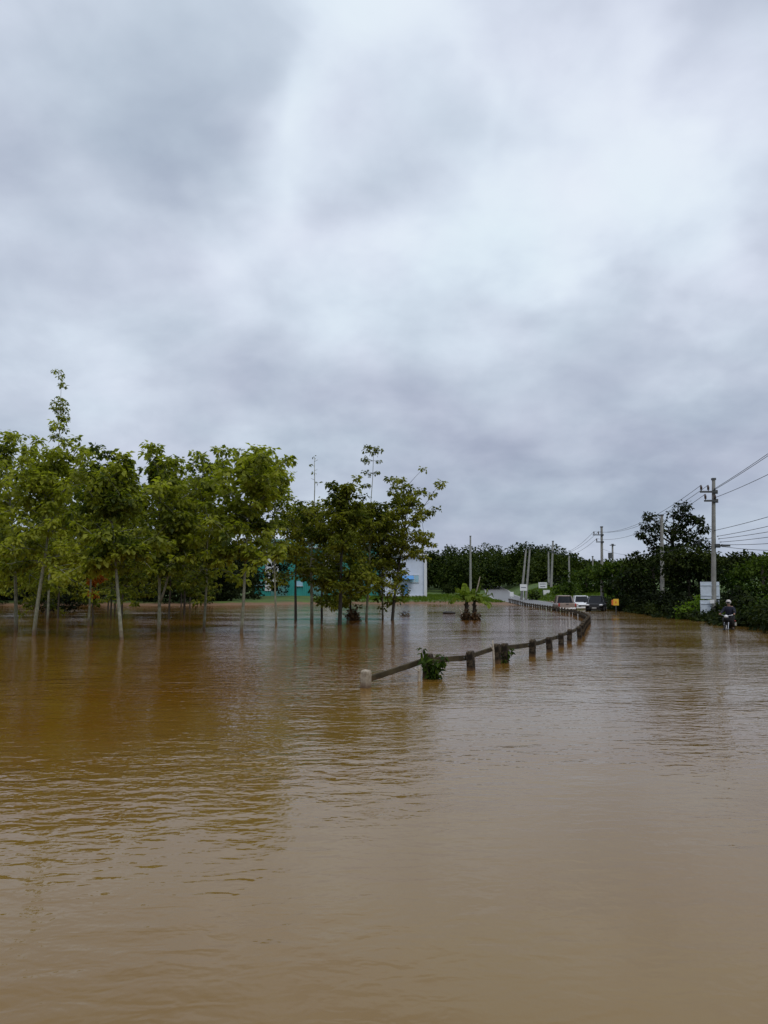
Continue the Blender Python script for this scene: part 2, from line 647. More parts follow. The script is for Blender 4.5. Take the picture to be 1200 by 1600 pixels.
class Leaves:
    """collects leaf blades: base point, direction, normal, length, half width"""
    def __init__(self, rng):
        self.rng = rng
        self.P, self.D, self.Nn, self.Ln, self.W, self.Ti = [], [], [], [], [], []

    def add(self, P, D, Nn, Ln, W, Ti):
        self.P.append(P); self.D.append(D); self.Nn.append(Nn); self.Ln.append(Ln); self.W.append(W); self.Ti.append(Ti)

    def arrays(self):
        P, D, Nn = (np.concatenate(x) for x in (self.P, self.D, self.Nn))
        Ln, W, Ti = (np.concatenate(x) for x in (self.Ln, self.W, self.Ti))
        D = D / (np.linalg.norm(D, axis=1, keepdims=True) + 1e-9)
        S = np.cross(D, Nn)
        S = S / (np.linalg.norm(S, axis=1, keepdims=True) + 1e-9)
        Nn = np.cross(S, D)
        n = len(P)
        V = np.empty((n, 4, 3))
        l, w = Ln[:, None], W[:, None]
        V[:, 0] = P
        V[:, 1] = P + D * l * 0.5 + S * w + Nn * w * 0.35
        V[:, 2] = P + D * l - Nn * l * 0.10
        V[:, 3] = P + D * l * 0.5 - S * w + Nn * w * 0.35
        b = np.arange(n)[:, None] * 4
        T = np.concatenate([b + np.array([[0, 1, 2]]), b + np.array([[0, 2, 3]])], axis=1).reshape(-1, 3)
        return V.reshape(-1, 3), T, np.repeat(Ti, 4)


def unit(rng, n):
    v = rng.normal(size=(n, 3))
    return v / np.linalg.norm(v, axis=1, keepdims=True)


def whorls(lv, C, rad, nl, leaf, width, rng, tint):
    """drooping umbrella-like rosettes of leaflets at the points C"""
    C = np.asarray(C, float)
    n = len(C)
    rad = np.broadcast_to(np.asarray(rad, float), (n,))
    C = np.repeat(C, nl, axis=0)
    rr = np.repeat(rad, nl)
    tt = np.repeat(np.broadcast_to(tint, (n,)), nl)
    az = rng.uniform(0, 2 * math.pi, n * nl)
    el = rng.uniform(-0.75, 0.55, n * nl)
    out = np.stack([np.cos(az) * np.cos(el), np.sin(az) * np.cos(el), np.sin(el)], 1)
    k = rng.uniform(0.25, 1.0, n * nl)
    P = C + out * (rr * k * 0.75)[:, None]
    P[:, 2] -= rr * k * k * 0.18
    D = out + rng.normal(size=out.shape) * 0.35
    D[:, 2] -= 0.45
    Nn = np.array([0, 0, 1.0]) + rng.normal(size=out.shape) * 0.45
    Ln = leaf * rng.uniform(0.7, 1.25, n * nl)
    lv.add(P, D, Nn, Ln, Ln * width * rng.uniform(0.8, 1.2, n * nl), np.clip(tt + rng.normal(size=n * nl) * 0.14, 0, 0.86))


def clump(lv, c, r, n, leaf, width, rng, tint=0.5, droop=0.3, shell=0.5):
    d = unit(rng, n)
    r = np.asarray(r if hasattr(r, '__len__') else (r, r, r), float)
    k = rng.uniform(shell, 1.03, n)[:, None]
    P = np.asarray(c, float) + d * r * k
    D = d * 0.8 + rng.normal(size=(n, 3)) * 0.5
    D[:, 2] -= droop
    Nn = d * 0.5 + np.array([0, 0, 0.8]) + rng.normal(size=(n, 3)) * 0.4
    Ln = leaf * rng.uniform(0.7, 1.3, n)
    lv.add(P, D, Nn, Ln, Ln * width * rng.uniform(0.8, 1.2, n), np.clip(tint + rng.normal(size=n) * 0.18, 0, 0.86))


# ------------------------------------------------------------------ terrain, road, water
GP = [(-200, -80), (-60, -36), (0, -7.0), (14.3, -0.33), (16.1, 0.93), (17.5, 1.95), (19.6, 3.03), (21.6, 4.16), (23, 4.9),
      (25.5, 5.84), (27.5, 6.6), (30.2, 7.6), (36.5, 9.4), (44, 11.6), (53, 13.5), (58.8, 14.4), (70, 15.8), (84.6, 17.2),
      (106, 19.0), (124, 20.2), (150, 20.6), (175, 22.5), (200, 25.5), (230, 28.5), (300, 36), (1500, 160)]
_gy = np.linspace(-200, 1200, 2801)
_gx = np.interp(_gy, [p[0] for p in GP], [p[1] for p in GP])
_ker = np.exp(-np.linspace(-2, 2, 13) ** 2)
_gx[6:-6] = np.convolve(_gx, _ker / _ker.sum(), 'same')[6:-6]


def guard_x(y):
    return np.interp(y, _gy, _gx)


EP = [(-200, 10), (-60, 9.0), (0, 9.2), (36.5, 8.7), (42, 7.6), (49, 7.3), (59, 7.0), (64, 6.6), (72, 7.0), (80, 7.6), (110, 7.8), (150, 7.0), (1500, 7)]


def edge_x(y):
    return guard_x(y) + np.interp(y, [p[0] for p in EP], [p[1] for p in EP])


def road_z(y):
    return np.interp(y, [-200, 100, 110, 124, 150, 175, 200, 230, 300, 1500], [-0.3, -0.27, -0.04, 0.16, 0.66, 1.45, 2.4, 3.4, 5.5, 12])


def wob(x, y):
    return (np.sin(x * 0.31 + y * 0.13) + np.sin(x * 0.12 - y * 0.27 + 1.3) + 0.6 * np.sin(x * 0.9 + y * 0.7) + 0.4 * np.sin(x * 1.9 - y * 1.3)) / 3.0


def terrain(x, y):
    x = np.asarray(x, float)
    y = np.asarray(y, float)
    Ys = 114 + 17 * smooth(-26, -6, x) + 2.2 * wob(x, y)
    s = y - Ys
    left = np.where(s < 0, np.maximum(-0.75, s * 0.07), 0.42 * smooth(0, 4, s) + np.clip(s, 0, 26) * 0.032 + np.clip(s - 50, 0, 400) * 0.035)
    g, e, zr = guard_x(y), edge_x(y), road_z(y)
    t = smooth(0.4, 7.0, g - x)
    zl = zr * (1 - t) + left * t
    q = x - e
    right = zr + 0.55 * smooth(0, 2.0, q) + 0.6 * smooth(1.5, 9, q) + np.clip(q - 8, 0, 200) * 0.03 + 0.9 * smooth(110, 150, y) * smooth(0, 6, q) + 0.10 * wob(x * 2, y * 2) * smooth(0, 2, q)
    z = np.where(x < g, zl, np.where(x > e, right, zr))
    return z + 0.06 * wob(x * 1.7, y * 1.5) * smooth(0, 0.3, z)


def ter(x, y):
    return float(terrain(x, y))


def grid(name, xs, ys, zf, mat, kind):
    X, Y = np.meshgrid(xs, ys)
    Z = zf(X, Y)
    V = np.stack([X, Y, Z], -1).reshape(-1, 3)
    nx, ny = len(xs), len(ys)
    i = (np.arange(ny - 1)[:, None] * nx + np.arange(nx - 1)[None]).reshape(-1, 1)
    Q = np.concatenate([i, i + 1, i + 1 + nx, i + nx], 1)
    o = tri_mesh(name, V, Q, mat, smooth_=True)
    return tag(o, kind=kind)


xs = np.concatenate([np.linspace(-2500, -200, 24)[:-1], np.linspace(-200, -40, 41)[:-1], np.linspace(-40, 60, 161)[:-1], np.linspace(60, 200, 36)[:-1], np.linspace(200, 2500, 24)])
ys = np.concatenate([np.linspace(-300, -20, 15)[:-1], np.linspace(-20, 100, 101)[:-1], np.linspace(100, 220, 161)[:-1], np.linspace(220, 500, 41)[:-1], np.linspace(500, 3000, 26)])
tag(grid('ground', xs, ys, terrain, 'ground', 'structure'), 'muddy and grassy ground around and below the flood water')

ry = np.concatenate([np.linspace(-60, 100, 81)[:-1], np.linspace(100, 260, 81)])
RV, RQ = [], []
for yy in ry:
    a, b = float(guard_x(yy)) + 0.35, float(edge_x(yy)) - 0.2
    for k in range(6):
        f = k / 5
        RV.append((a + (b - a) * f, yy, float(road_z(yy)) + 0.03 + 0.06 * (1 - (2 * f - 1) ** 2)))
for j in range(len(ry) - 1):
    for k in range(5):
        i = j * 6 + k
        RQ.append((i, i + 1, i + 7, i + 6))
road = tri_mesh('road', RV, RQ, 'asphalt', smooth_=True)
tag(road, 'grey asphalt road rising out of the flood toward the wood', kind='structure')


def road_line(off_l, off_r, y0, y1, w, z=0.05, name='edge_line'):
    V, Q = [], []
    yy = np.linspace(y0, y1, max(2, int((y1 - y0) / 2)))
    for y_ in yy:
        if off_l is not None:
            x0 = float(guard_x(y_)) + off_l
        else:
            x0 = float(edge_x(y_)) - off_r
        g_ = (x0 - float(guard_x(y_)) - 0.35) / (float(edge_x(y_)) - float(guard_x(y_)) - 0.55)
        zz = float(road_z(y_)) + 0.03 + 0.06 * (1 - (2 * g_ - 1) ** 2) + 0.006
        V += [(x0, y_, zz), (x0 + w, y_, zz)]
    for j in range(len(yy) - 1):
        Q.append((2 * j, 2 * j + 1, 2 * j + 3, 2 * j + 2))
    return tri_mesh(name, V, Q, 'line_paint', road)


road_line(0.55, None, 100, 250, 0.14)
road_line(None, 0.65, 100, 250, 0.14)

wxs = np.concatenate([[-2000, -600, -200], np.linspace(-90, -21, 24), np.linspace(-20, 30, 101), np.linspace(33, 90, 20), [200, 600, 2000]])
wys = np.concatenate([[-300, -100, -40], np.linspace(-20, 60, 121), np.linspace(62, 130, 35), [150, 200.0]])
WX, WY = np.meshgrid(wxs, wys)
wv = np.stack([WX, WY, WX * 0], -1).reshape(-1, 3)
wi = (np.arange(len(wys) - 1)[:, None] * len(wxs) + np.arange(len(wxs) - 1)[None]).reshape(-1, 1)
dist_road = wv[:, 0] - guard_x(wv[:, 1]) + 0.9 * wob(wv[:, 0] * 1.5, wv[:, 1] * 1.5)
water = tri_mesh('flood_water', wv, np.concatenate([wi, wi + 1, wi + 1 + len(wxs), wi + len(wxs)], 1), 'flood_water', None, smooth(-3.0, 2.5, dist_road), True)
tag(water, kind='structure')
tag(water, 'muddy brown flood water covering the road and the field')


# ------------------------------------------------------------------ rubber trees
def rubber_tree(name, base, H, zb, Rc, seed, label, group, lean=(0, 0), leader=None, bare=False, fork=None, mat='rubber_leaf',
                bark='rubber_bark', dens=1.0, tr=0.075, leaf=0.215, tint=0.5, twist=0.0, sparse_top=True):
    rng = np.random.default_rng(seed)
    tint += rng.uniform(-0.08, 0.13)
    leaf *= rng.uniform(0.95, 1.25)
    dens *= rng.uniform(0.72, 0.98)
    t = thing(name, (base[0], base[1], -0.7), label, 'tree', group)
    z0 = 0.7
    tb, lb = MB(), MB()
    top = Vector((lean[0], lean[1], H * 0.86))
    ph = rng.uniform(0, 6)

    def axis(f):
        w = 0.10 * math.sin(f * 5 + ph) * (f) + twist * math.sin(f * math.pi)
        return Vector((top.x * f ** 1.2 + w, top.y * f + 0.07 * math.sin(f * 4.1 + ph * 2) * f, -0.7 + (top.z + 0.7) * f + z0))
    npath = [axis(f) for f in np.linspace(0, 1, 12)]
    tb.tube(npath, [tr * (1.15 - 0.85 * f) for f in np.linspace(0, 1, 12)], 8)
    C, CR, CT = [], [], []
    stems = [(axis, zb, H, Rc)]
    if fork:
        fz, fdx, fdy, ftop = fork
        f0 = (fz + 0.7) / (top.z + 0.7)
        p0 = axis(f0)

        def axis2(f):
            return p0 + Vector((fdx * f + 0.05 * math.sin(f * 6), fdy * f, (ftop - fz) * f))
        tb.tube([axis2(f) for f in np.linspace(0, 1, 7)], [tr * (0.72 - 0.5 * f) for f in np.linspace(0, 1, 7)], 7)
        stems.append((axis2, None, ftop, Rc * 0.6))
    for si, (ax, zlow, ztop, rc) in enumerate(stems):
        nl = int((25 if si == 0 else 10) * dens ** 0.5)
        az = rng.uniform(0, 6.28)
        for i in range(nl):
            q = (i + 0.4) / nl
            if si == 0:
                zz = zb + (H * 0.86 - zb) * q ** 0.9 + (rng.normal() * 0.28 if q < 0.4 else 0)
                zz = max(zz, 1.0)
                f = (zz + 0.7) / (top.z + 0.7)
            else:
                f = 0.35 + 0.65 * q
            p = ax(min(f, 1.0))
            az += 2.4 + rng.normal() * 0.35
            prof = (0.72 + 0.6 * q) if q < 0.5 else (1.02 - 0.95 * (q - 0.5) ** 1.3 * 1.6)
            ln = rc * max(prof, 0.3) * rng.uniform(0.6, 1.3)
            el = R(14 + 52 * q + rng.normal() * (17 - 8 * q))
            d = Vector((math.cos(az) * math.cos(el), math.sin(az) * math.cos(el), math.sin(el)))
            pts = []
            for s in np.linspace(0, 1, 6):
                pp = p + d * ln * s + Vector((0, 0, (0.15 if q > 0.35 else -0.42) * ln * s * s))
                pts.append(pp)
            lb.tube(pts, [tr * 0.34 * (1.1 - 0.9 * s) for s in np.linspace(0, 1, 6)], 5, cap=False)
            C.append(pts[-1]); CR.append(0.36); CT.append(rng.normal() * 0.15)
            lt = rng.normal() * 0.20
            for s in np.linspace(0.28, 1.0, max(3, int(5 * dens))):
                pp = pts[0].lerp(pts[-1], s)
                pp = pts[min(5, int(s * 5))].lerp(pts[min(5, int(s * 5) + 1)], s * 5 % 1)
                C.append(pp + Vector(rng.normal(size=3) * 0.06)); CR.append(0.34); CT.append(lt + rng.normal() * 0.13)
                for sg in (-1, 1):
                    zr_ = (pp.z - z0 - zb) / max(H - zb, 0.1)
                    if rng.uniform() < 0.82 - (0.66 * float(smooth(0.45, 0.95, zr_)) if sparse_top else 0):
                        side = d.cross(Vector((0, 0, 1))).normalized() * sg
                        tl = rc * rng.uniform(0.16, 0.44)
                        e = pp + (side * 0.8 + d * 0.5 + Vector((0, 0, rng.uniform(-0.65, 0.75)))) * tl
                        lb.tube([pp, pp.lerp(e, 0.5) + Vector((0, 0, 0.03)), e], [tr * 0.13, tr * 0.10, tr * 0.06], 4, cap=False)
                        C.append(e); CR.append(rng.uniform(0.26, 0.40)); CT.append(lt + rng.normal() * 0.12)
        e = ax(1.0)
        C.append(e); CR.append(0.35); CT.append(0.1)
    sp = []
    if leader:
        e = axis(1.0)
        tip = Vector((e.x + leader[1], e.y, leader[0] + z0))
        lb.tube([axis(0.8), axis(0.9), e, e.lerp(tip, 0.5) + Vector((0.04, 0, 0)), tip], [tr * 0.4, tr * 0.36, tr * 0.33, tr * 0.26, tr * 0.13], 6)
        if bare:
            for k in range(7):
                f = 0.55 + 0.45 * k / 6
                p = e.lerp(tip, f)
                a = k * 2.4
                q = p + Vector((math.cos(a) * 0.28, math.sin(a) * 0.28, 0.10))
                lb.tube([p, q], [0.012, 0.008], 4)
                if k % 2 == 0:
                    sp.append((q, 0.12, 4))
        else:
            for f, rr, nn in leader[2]:
                p = e.lerp(tip, f)
                for k in range(nn):
                    a = rng.uniform(0, 6.28)
                    q = p + Vector((math.cos(a) * rr, math.sin(a) * rr, rng.uniform(-0.15, 0.2)))
                    lb.tube([p, q], [0.014, 0.008], 4)
                    sp.append((q, 0.24, 16))
    tr_o = tb.build('trunk', bark, t, True)
    lb.build('branches', bark, t, True)
    lv = Leaves(rng)
    C = np.array([tuple(c) for c in C])
    zrel = (C[:, 2] - zb) / max(H - zb, 0.1)
    keep = np.ones(len(C), bool)
    if sparse_top:
        keep = rng.uniform(size=len(C)) > 0.08
    C = C[keep]
    whorls(lv, C, np.array(CR)[keep], int(22 * dens), leaf, 0.30, rng, tint + np.array(CT)[keep])
    for q, rr, nn in sp:
        whorls(lv, [tuple(q)], rr, nn, leaf * 0.85, 0.28, rng, tint - 0.1)
    V, T, Ti = lv.arrays()
    tri_mesh('crown', V, T, mat, t, Ti)
    return t


def rt(px, bpy_, top_py, rpx, seed, label, group=None, botpy=895, **kw):
    b = gnd(px, bpy_)
    Y = b.y
    H = at(px, top_py, Y).z
    zb = max(1.2, at(px, botpy, Y).z)
    if 'lean_px' in kw:
        kw['lean'] = (kw.pop('lean_px') / F * Y, 0)
    if 'leader_py' in kw:
        lp, ldx, whs = kw.pop('leader_py')
        kw['leader'] = (at(px, lp, Y).z, ldx, whs)
    return rubber_tree('rubber_tree', (b.x, b.y), H, zb, rpx / F * Y, seed, label, group, **kw)


GPL = 'young rubber trees standing in the flooded plantation'
rt(194, 1000, 715, 74, 11, 'young rubber tree with bent bare pale trunk, nearest at left', GPL, botpy=882, lean_px=-24, tr=0.072, twist=-0.18, dens=1.15)
rt(248, 988, 706, 74, 12, 'young rubber tree whose pale trunk forks low in a V', GPL, botpy=864, lean_px=-4, fork=(1.25, 1.0, -0.35, 4.9), tr=0.081, dens=1.1)
rt(376, 990, 700, 76, 13, 'leafy rubber tree with straight trunk beside the gap to teal shed', GPL, botpy=864, lean_px=16, tr=0.072, dens=1.2)
rt(52, 992, 690, 84, 14, 'rubber tree with pale trunk and low bright green leaves at left', GPL, botpy=895, lean_px=24, tr=0.085, dens=1.2, tint=0.6)
rt(26, 985, 668, 78, 15, 'rubber tree at the left edge with its crown cut by the frame', GPL, botpy=887, lean_px=-26, tr=0.081, dens=1.2, tint=0.55)
rt(74, 974, 705, 62, 16, 'rubber tree with a tall thin leader high above the others at left', GPL, botpy=882, lean_px=2, tr=0.068,
   leader_py=(578, 0.0, ((0.12, 0.22, 3), (0.36, 0.34, 7), (0.45, 0.38, 9), (0.54, 0.40, 9), (0.62, 0.36, 9), (0.70, 0.28, 6), (0.86, 0.22, 3), (0.97, 0.45, 4))))
rt(-70, 990, 655, 85, 17, 'rubber tree mostly outside the left edge of the picture', GPL, botpy=887, tr=0.076, dens=1.1)
rt(318, 984, 716, 70, 18, 'rubber tree with dense dark crown left of the straight trunk', GPL, botpy=880, lean_px=6, tr=0.064, dens=1.2, tint=0.45)
rt(138, 978, 735, 66, 19, 'rubber tree in the dip of the canopy between leader and fork', GPL, botpy=887, tr=0.060, dens=1.1)
rt(432, 975, 706, 36, 20, 'narrow rubber tree at the right end of the plantation block', GPL, botpy=852, lean_px=-10, tr=0.060)

GMID = 'rubber trees in the flood before the teal shed'
rt(462, 969, 790, 48, 31, 'small rubber tree, leftmost trunk in front of the teal shed', GMID, botpy=898, mat='rubber_leaf_dull', bark='wet_bark', tr=0.09, tint=0.5)
rt(487, 973, 782, 52, 32, 'rubber tree with yellowish trunk and bare leader beside teal shed', GMID, botpy=895, leader_py=(714, 0.0, ()), bare=True, tr=0.10, mat='rubber_leaf_dull', tint=0.55)
rt(530, 976, 745, 52, 33, 'rubber tree with thick dark trunk left of the debris heap', GMID, botpy=923, lean_px=8, mat='rubber_leaf_dull', bark='wet_bark', tr=0.11, tint=0.4, dens=1.1)
rt(503, 967, 800, 46, 34, 'thin dark rubber tree between yellowish trunk and thick dark trunk', GMID, botpy=923, mat='rubber_leaf_dull', bark='wet_bark', tr=0.08, tint=0.4)
rt(572, 970, 776, 55, 35, 'rubber tree with a leafy leader above the debris heap', GMID, botpy=930, lean_px=8,
   leader_py=(697, 0.25, ((0.15, 0.3, 2), (0.40, 0.55, 4), (0.60, 0.5, 4), (0.78, 0.6, 4), (0.9, 0.55, 5), (0.98, 0.4, 5))), mat='rubber_leaf_dull', tr=0.08, dens=1.1)
rt(598, 968, 800, 48, 36, 'slim pale rubber tree just left of the rightmost dark trunk', GMID, botpy=913, mat='rubber_leaf_dull', tr=0.07, tint=0.5)
rt(612, 969, 758, 66, 37, 'rightmost rubber tree with dark trunk and wide olive crown', GMID, botpy=882, lean_px=24, mat='rubber_leaf_dull', bark='wet_bark', tr=0.10, tint=0.62, dens=1.25)
rt(548, 966, 792, 52, 38, 'rubber tree with low dark foliage behind the debris heap', GMID, botpy=936, mat='rubber_leaf_dull', bark='wet_bark', tr=0.08, tint=0.35, dens=1.1)

# back rows: four kinds, copied
rnd = random.Random(5)
protos = []
GB = 'slim rubber trees in the back rows of the plantation'
LB = 'slim rubber tree in the shaded back rows of the plantation'
spots = []
for j, Y in enumerate((54, 63, 73, 84, 97)):
    x = -0.52 * Y
    while x < -0.185 * Y - 1.0:
        spots.append((x + rnd.uniform(-0.6, 0.6), Y + rnd.uniform(-1.5, 1.5)))
        x += 4.6 + 0.9 * j
for i, (x, y) in enumerate(spots):
    if i < 4:
        o = rubber_tree('rubber_tree', (x, y), 8.2 + 0.5 * i, 2.0, 2.9, 50 + i, LB, GB, mat='rubber_leaf_dull' if i % 2 else 'rubber_leaf', dens=1.15, tr=0.07, leaf=0.25, tint=0.38, bark='dark_bark')
        protos.append(o)
    else:
        o = copy_tree(protos[i % 4])
        o.location = (x, y, -0.7)
        o.rotation_euler.z = rnd.uniform(0, 6.28)
        s = rnd.uniform(0.9, 1.12)
        o.scale = (s, s, s)


# ------------------------------------------------------------------ woods in the distance (one mass each)
def wood(name, trees, mat, seed, leaf, label, per=420, low=0.28):
    rng = np.random.default_rng(seed)
    lv = Leaves(rng)
    for (x, y, z0, h, r) in trees:
        nlob = rng.integers(5, 9)
        tt = rng.uniform(0.25, 0.75)
        for k in range(nlob):
            a = rng.uniform(0, 6.28)
            q = rng.uniform(0, 1)
            rr = r * rng.uniform(0.45, 0.7)
            rad = r * rng.uniform(0.1, 0.75) * (1 - 0.5 * q)
            cz = z0 + h * (low + (0.94 - low) * q) - rr * 0.5
            clump(lv, (x + math.cos(a) * rad, y + math.sin(a) * rad, cz), (rr, rr, rr * 0.8), per // nlob, leaf, 0.36, rng, tt + rng.normal() * 0.1, 0.3, 0.6)
    V, T, Ti = lv.arrays()
    o = tri_mesh(name, V, T, mat, None, Ti)
    tag(o, label, 'wood', kind='stuff')
    return o


rng0 = np.random.default_rng(3)
prof_x = [280, 420, 560, 640, 670, 730, 800, 850, 880, 920, 945, 1000, 1100, 1300]
prof_y = [848, 850, 862, 860, 858, 858, 853, 848, 856, 874, 884, 880, 880, 880]
tr_list = []
for Y in (204, 212, 222, 234, 248, 265, 285):
    px = 290
    while px < 1330:
        px += rng0.uniform(14, 24) * 230 / Y
        x = (px - 600) / F * Y
        if guard_x(Y) - 2.0 < x < edge_x(Y) + 2.0 and Y < 212:
            continue
        z0 = ter(x, Y)
        ztop = at(px, np.interp(px, prof_x, prof_y) + rng0.uniform(-9, 20) + max(0, (230 - Y) * 0.25), Y).z
        tr_list.append((x, Y + rng0.uniform(-4, 4), z0, max(ztop - z0, 5.0), rng0.uniform(3.0, 4.8)))
wood('hill_wood', tr_list, 'forest_leaf', 8, 0.75, 'dark green wooded hill on the skyline behind the road', 620)
tr_list = []
for Y in (118, 122, 127, 133, 140):
    x = -95
    while x < -25 + (Y - 118) * 0.1:
        x += rng0.uniform(2.2, 4.0)
        tr_list.append((x, Y + rng0.uniform(-2, 2), ter(x, Y), rng0.uniform(8.0, 12.0), rng0.uniform(2.4, 3.4)))
wood('dark_wood', tr_list, 'wood_leaf', 9, 0.5, 'dark wood beyond the red bank behind the plantation', 700, 0.08)


# ------------------------------------------------------------------ broad-leaved trees and bushes
def broad_tree(name, loc, H, clumps, mat, seed, label, group=None, leaf=0.28, per=260, tr=0.14, bark='dark_bark', cat='tree', droop=0.35, trunk=True, width=0.33):
    """clumps: (dx, dy, z, radius, flatness, tint)"""
    rng = np.random.default_rng(seed)
    t = thing(name, (loc[0], loc[1], loc[2]), label, cat, group)
    z_off = loc[2]
    lv = Leaves(rng)
    tb, lb = MB(), MB()
    if trunk:
        tb.tube([(0, 0, -0.3), (0.05, 0, H * 0.25), (-0.04, 0.05, H * 0.5), (0.03, 0, H * 0.72)], [tr * 1.2, tr, tr * 0.75, tr * 0.4], 8)
    for (dx, dy, z, r, fl, ti) in clumps:
        zc_ = z
        s0 = Vector((0, 0, max(0.05, min(H * 0.68, zc_ - abs(dx) * 0.6 - 0.6))))
        e = Vector((dx, dy, zc_))
        mid = s0.lerp(e, 0.55) + Vector((0, 0, -0.1 * (e - s0).length * 0.5))
        lb.tube([s0, mid, e], [tr * 0.42, tr * 0.28, tr * 0.1], 5, cap=False)
        nsub = 4
        for k in range(nsub):
            o = unit(rng, 1)[0] * r * 0.55
            o[2] *= fl
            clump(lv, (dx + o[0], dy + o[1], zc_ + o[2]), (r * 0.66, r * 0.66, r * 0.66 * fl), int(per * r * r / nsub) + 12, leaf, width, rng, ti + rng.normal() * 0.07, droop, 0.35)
    if trunk:
        tb.build('trunk', bark, t, True)
        lb.build('branches', bark, t, True)
    else:
        lb.build('stems', bark, t, True)
    V, T, Ti = lv.arrays()
    tri_mesh('crown' if cat == 'tree' else 'foliage', V, T, mat, t, Ti)
    return t


def bt_px(name, px, Y, cl_px, mat, seed, label, group=None, **kw):
    """clumps given as (px, py, radius_px, flatness, tint, depth offset)"""
    X = (px - 600) / F * Y
    z0 = max(ter(X, Y), -0.3)
    cl, H = [], 0
    for (cx, cy, r, fl, ti, dy) in cl_px:
        p = at(cx, cy, Y + dy)
        rr = r / F * Y
        cl.append((p.x - X, dy, p.z - z0, rr, fl, ti))
        H = max(H, p.z - z0 + rr * fl)
    return broad_tree(name, (X, Y, z0), H, cl, mat, seed, label, group, **kw)


# tall dark tree against the sky
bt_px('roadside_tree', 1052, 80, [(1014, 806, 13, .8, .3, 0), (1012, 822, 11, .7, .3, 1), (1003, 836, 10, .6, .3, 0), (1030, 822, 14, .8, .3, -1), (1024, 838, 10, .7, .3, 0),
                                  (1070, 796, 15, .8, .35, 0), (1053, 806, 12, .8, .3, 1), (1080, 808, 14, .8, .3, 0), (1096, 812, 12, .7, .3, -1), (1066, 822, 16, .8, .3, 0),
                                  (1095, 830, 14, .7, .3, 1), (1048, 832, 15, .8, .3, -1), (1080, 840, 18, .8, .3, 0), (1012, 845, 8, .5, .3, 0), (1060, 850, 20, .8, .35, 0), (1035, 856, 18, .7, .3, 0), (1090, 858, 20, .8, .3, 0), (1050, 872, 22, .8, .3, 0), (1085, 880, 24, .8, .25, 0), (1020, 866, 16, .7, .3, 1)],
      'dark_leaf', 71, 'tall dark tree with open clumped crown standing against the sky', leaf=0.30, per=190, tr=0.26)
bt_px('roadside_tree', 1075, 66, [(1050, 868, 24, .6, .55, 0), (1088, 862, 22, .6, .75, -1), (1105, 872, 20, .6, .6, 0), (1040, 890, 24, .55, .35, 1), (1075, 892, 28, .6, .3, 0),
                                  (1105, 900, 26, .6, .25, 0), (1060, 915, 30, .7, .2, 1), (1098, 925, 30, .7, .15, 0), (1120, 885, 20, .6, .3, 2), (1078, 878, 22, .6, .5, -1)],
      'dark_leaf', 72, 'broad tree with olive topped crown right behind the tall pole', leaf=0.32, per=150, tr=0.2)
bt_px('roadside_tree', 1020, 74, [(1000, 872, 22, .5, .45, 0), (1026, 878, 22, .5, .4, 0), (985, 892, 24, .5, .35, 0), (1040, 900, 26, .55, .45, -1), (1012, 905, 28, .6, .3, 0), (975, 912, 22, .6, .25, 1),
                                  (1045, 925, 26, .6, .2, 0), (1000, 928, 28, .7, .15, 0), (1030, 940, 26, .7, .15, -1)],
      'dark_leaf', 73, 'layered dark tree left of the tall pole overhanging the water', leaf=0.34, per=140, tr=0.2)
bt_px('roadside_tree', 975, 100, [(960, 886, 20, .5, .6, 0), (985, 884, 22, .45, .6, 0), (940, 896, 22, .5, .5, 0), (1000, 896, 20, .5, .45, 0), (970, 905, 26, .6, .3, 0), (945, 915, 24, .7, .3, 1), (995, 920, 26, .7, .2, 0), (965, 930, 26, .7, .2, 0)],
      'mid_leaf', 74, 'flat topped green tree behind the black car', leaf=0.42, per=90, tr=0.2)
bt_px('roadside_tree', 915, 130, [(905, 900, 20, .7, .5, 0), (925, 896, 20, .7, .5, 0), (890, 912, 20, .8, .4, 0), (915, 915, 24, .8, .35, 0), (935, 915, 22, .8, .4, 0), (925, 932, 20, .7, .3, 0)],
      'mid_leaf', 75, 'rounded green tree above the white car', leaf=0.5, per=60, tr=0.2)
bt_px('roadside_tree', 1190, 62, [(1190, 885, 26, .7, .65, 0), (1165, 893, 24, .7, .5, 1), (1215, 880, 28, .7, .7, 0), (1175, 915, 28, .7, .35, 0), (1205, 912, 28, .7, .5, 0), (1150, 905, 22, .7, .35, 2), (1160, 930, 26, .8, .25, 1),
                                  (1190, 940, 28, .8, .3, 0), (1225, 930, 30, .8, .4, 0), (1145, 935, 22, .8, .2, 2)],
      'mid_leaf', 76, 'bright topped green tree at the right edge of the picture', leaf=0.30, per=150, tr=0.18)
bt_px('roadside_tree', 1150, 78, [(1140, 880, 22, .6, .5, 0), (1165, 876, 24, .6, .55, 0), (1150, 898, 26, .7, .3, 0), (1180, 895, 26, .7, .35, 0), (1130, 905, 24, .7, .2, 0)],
      'dark_leaf', 77, 'dark tree right of the tall pole, behind the rider', leaf=0.36, per=120, tr=0.18)
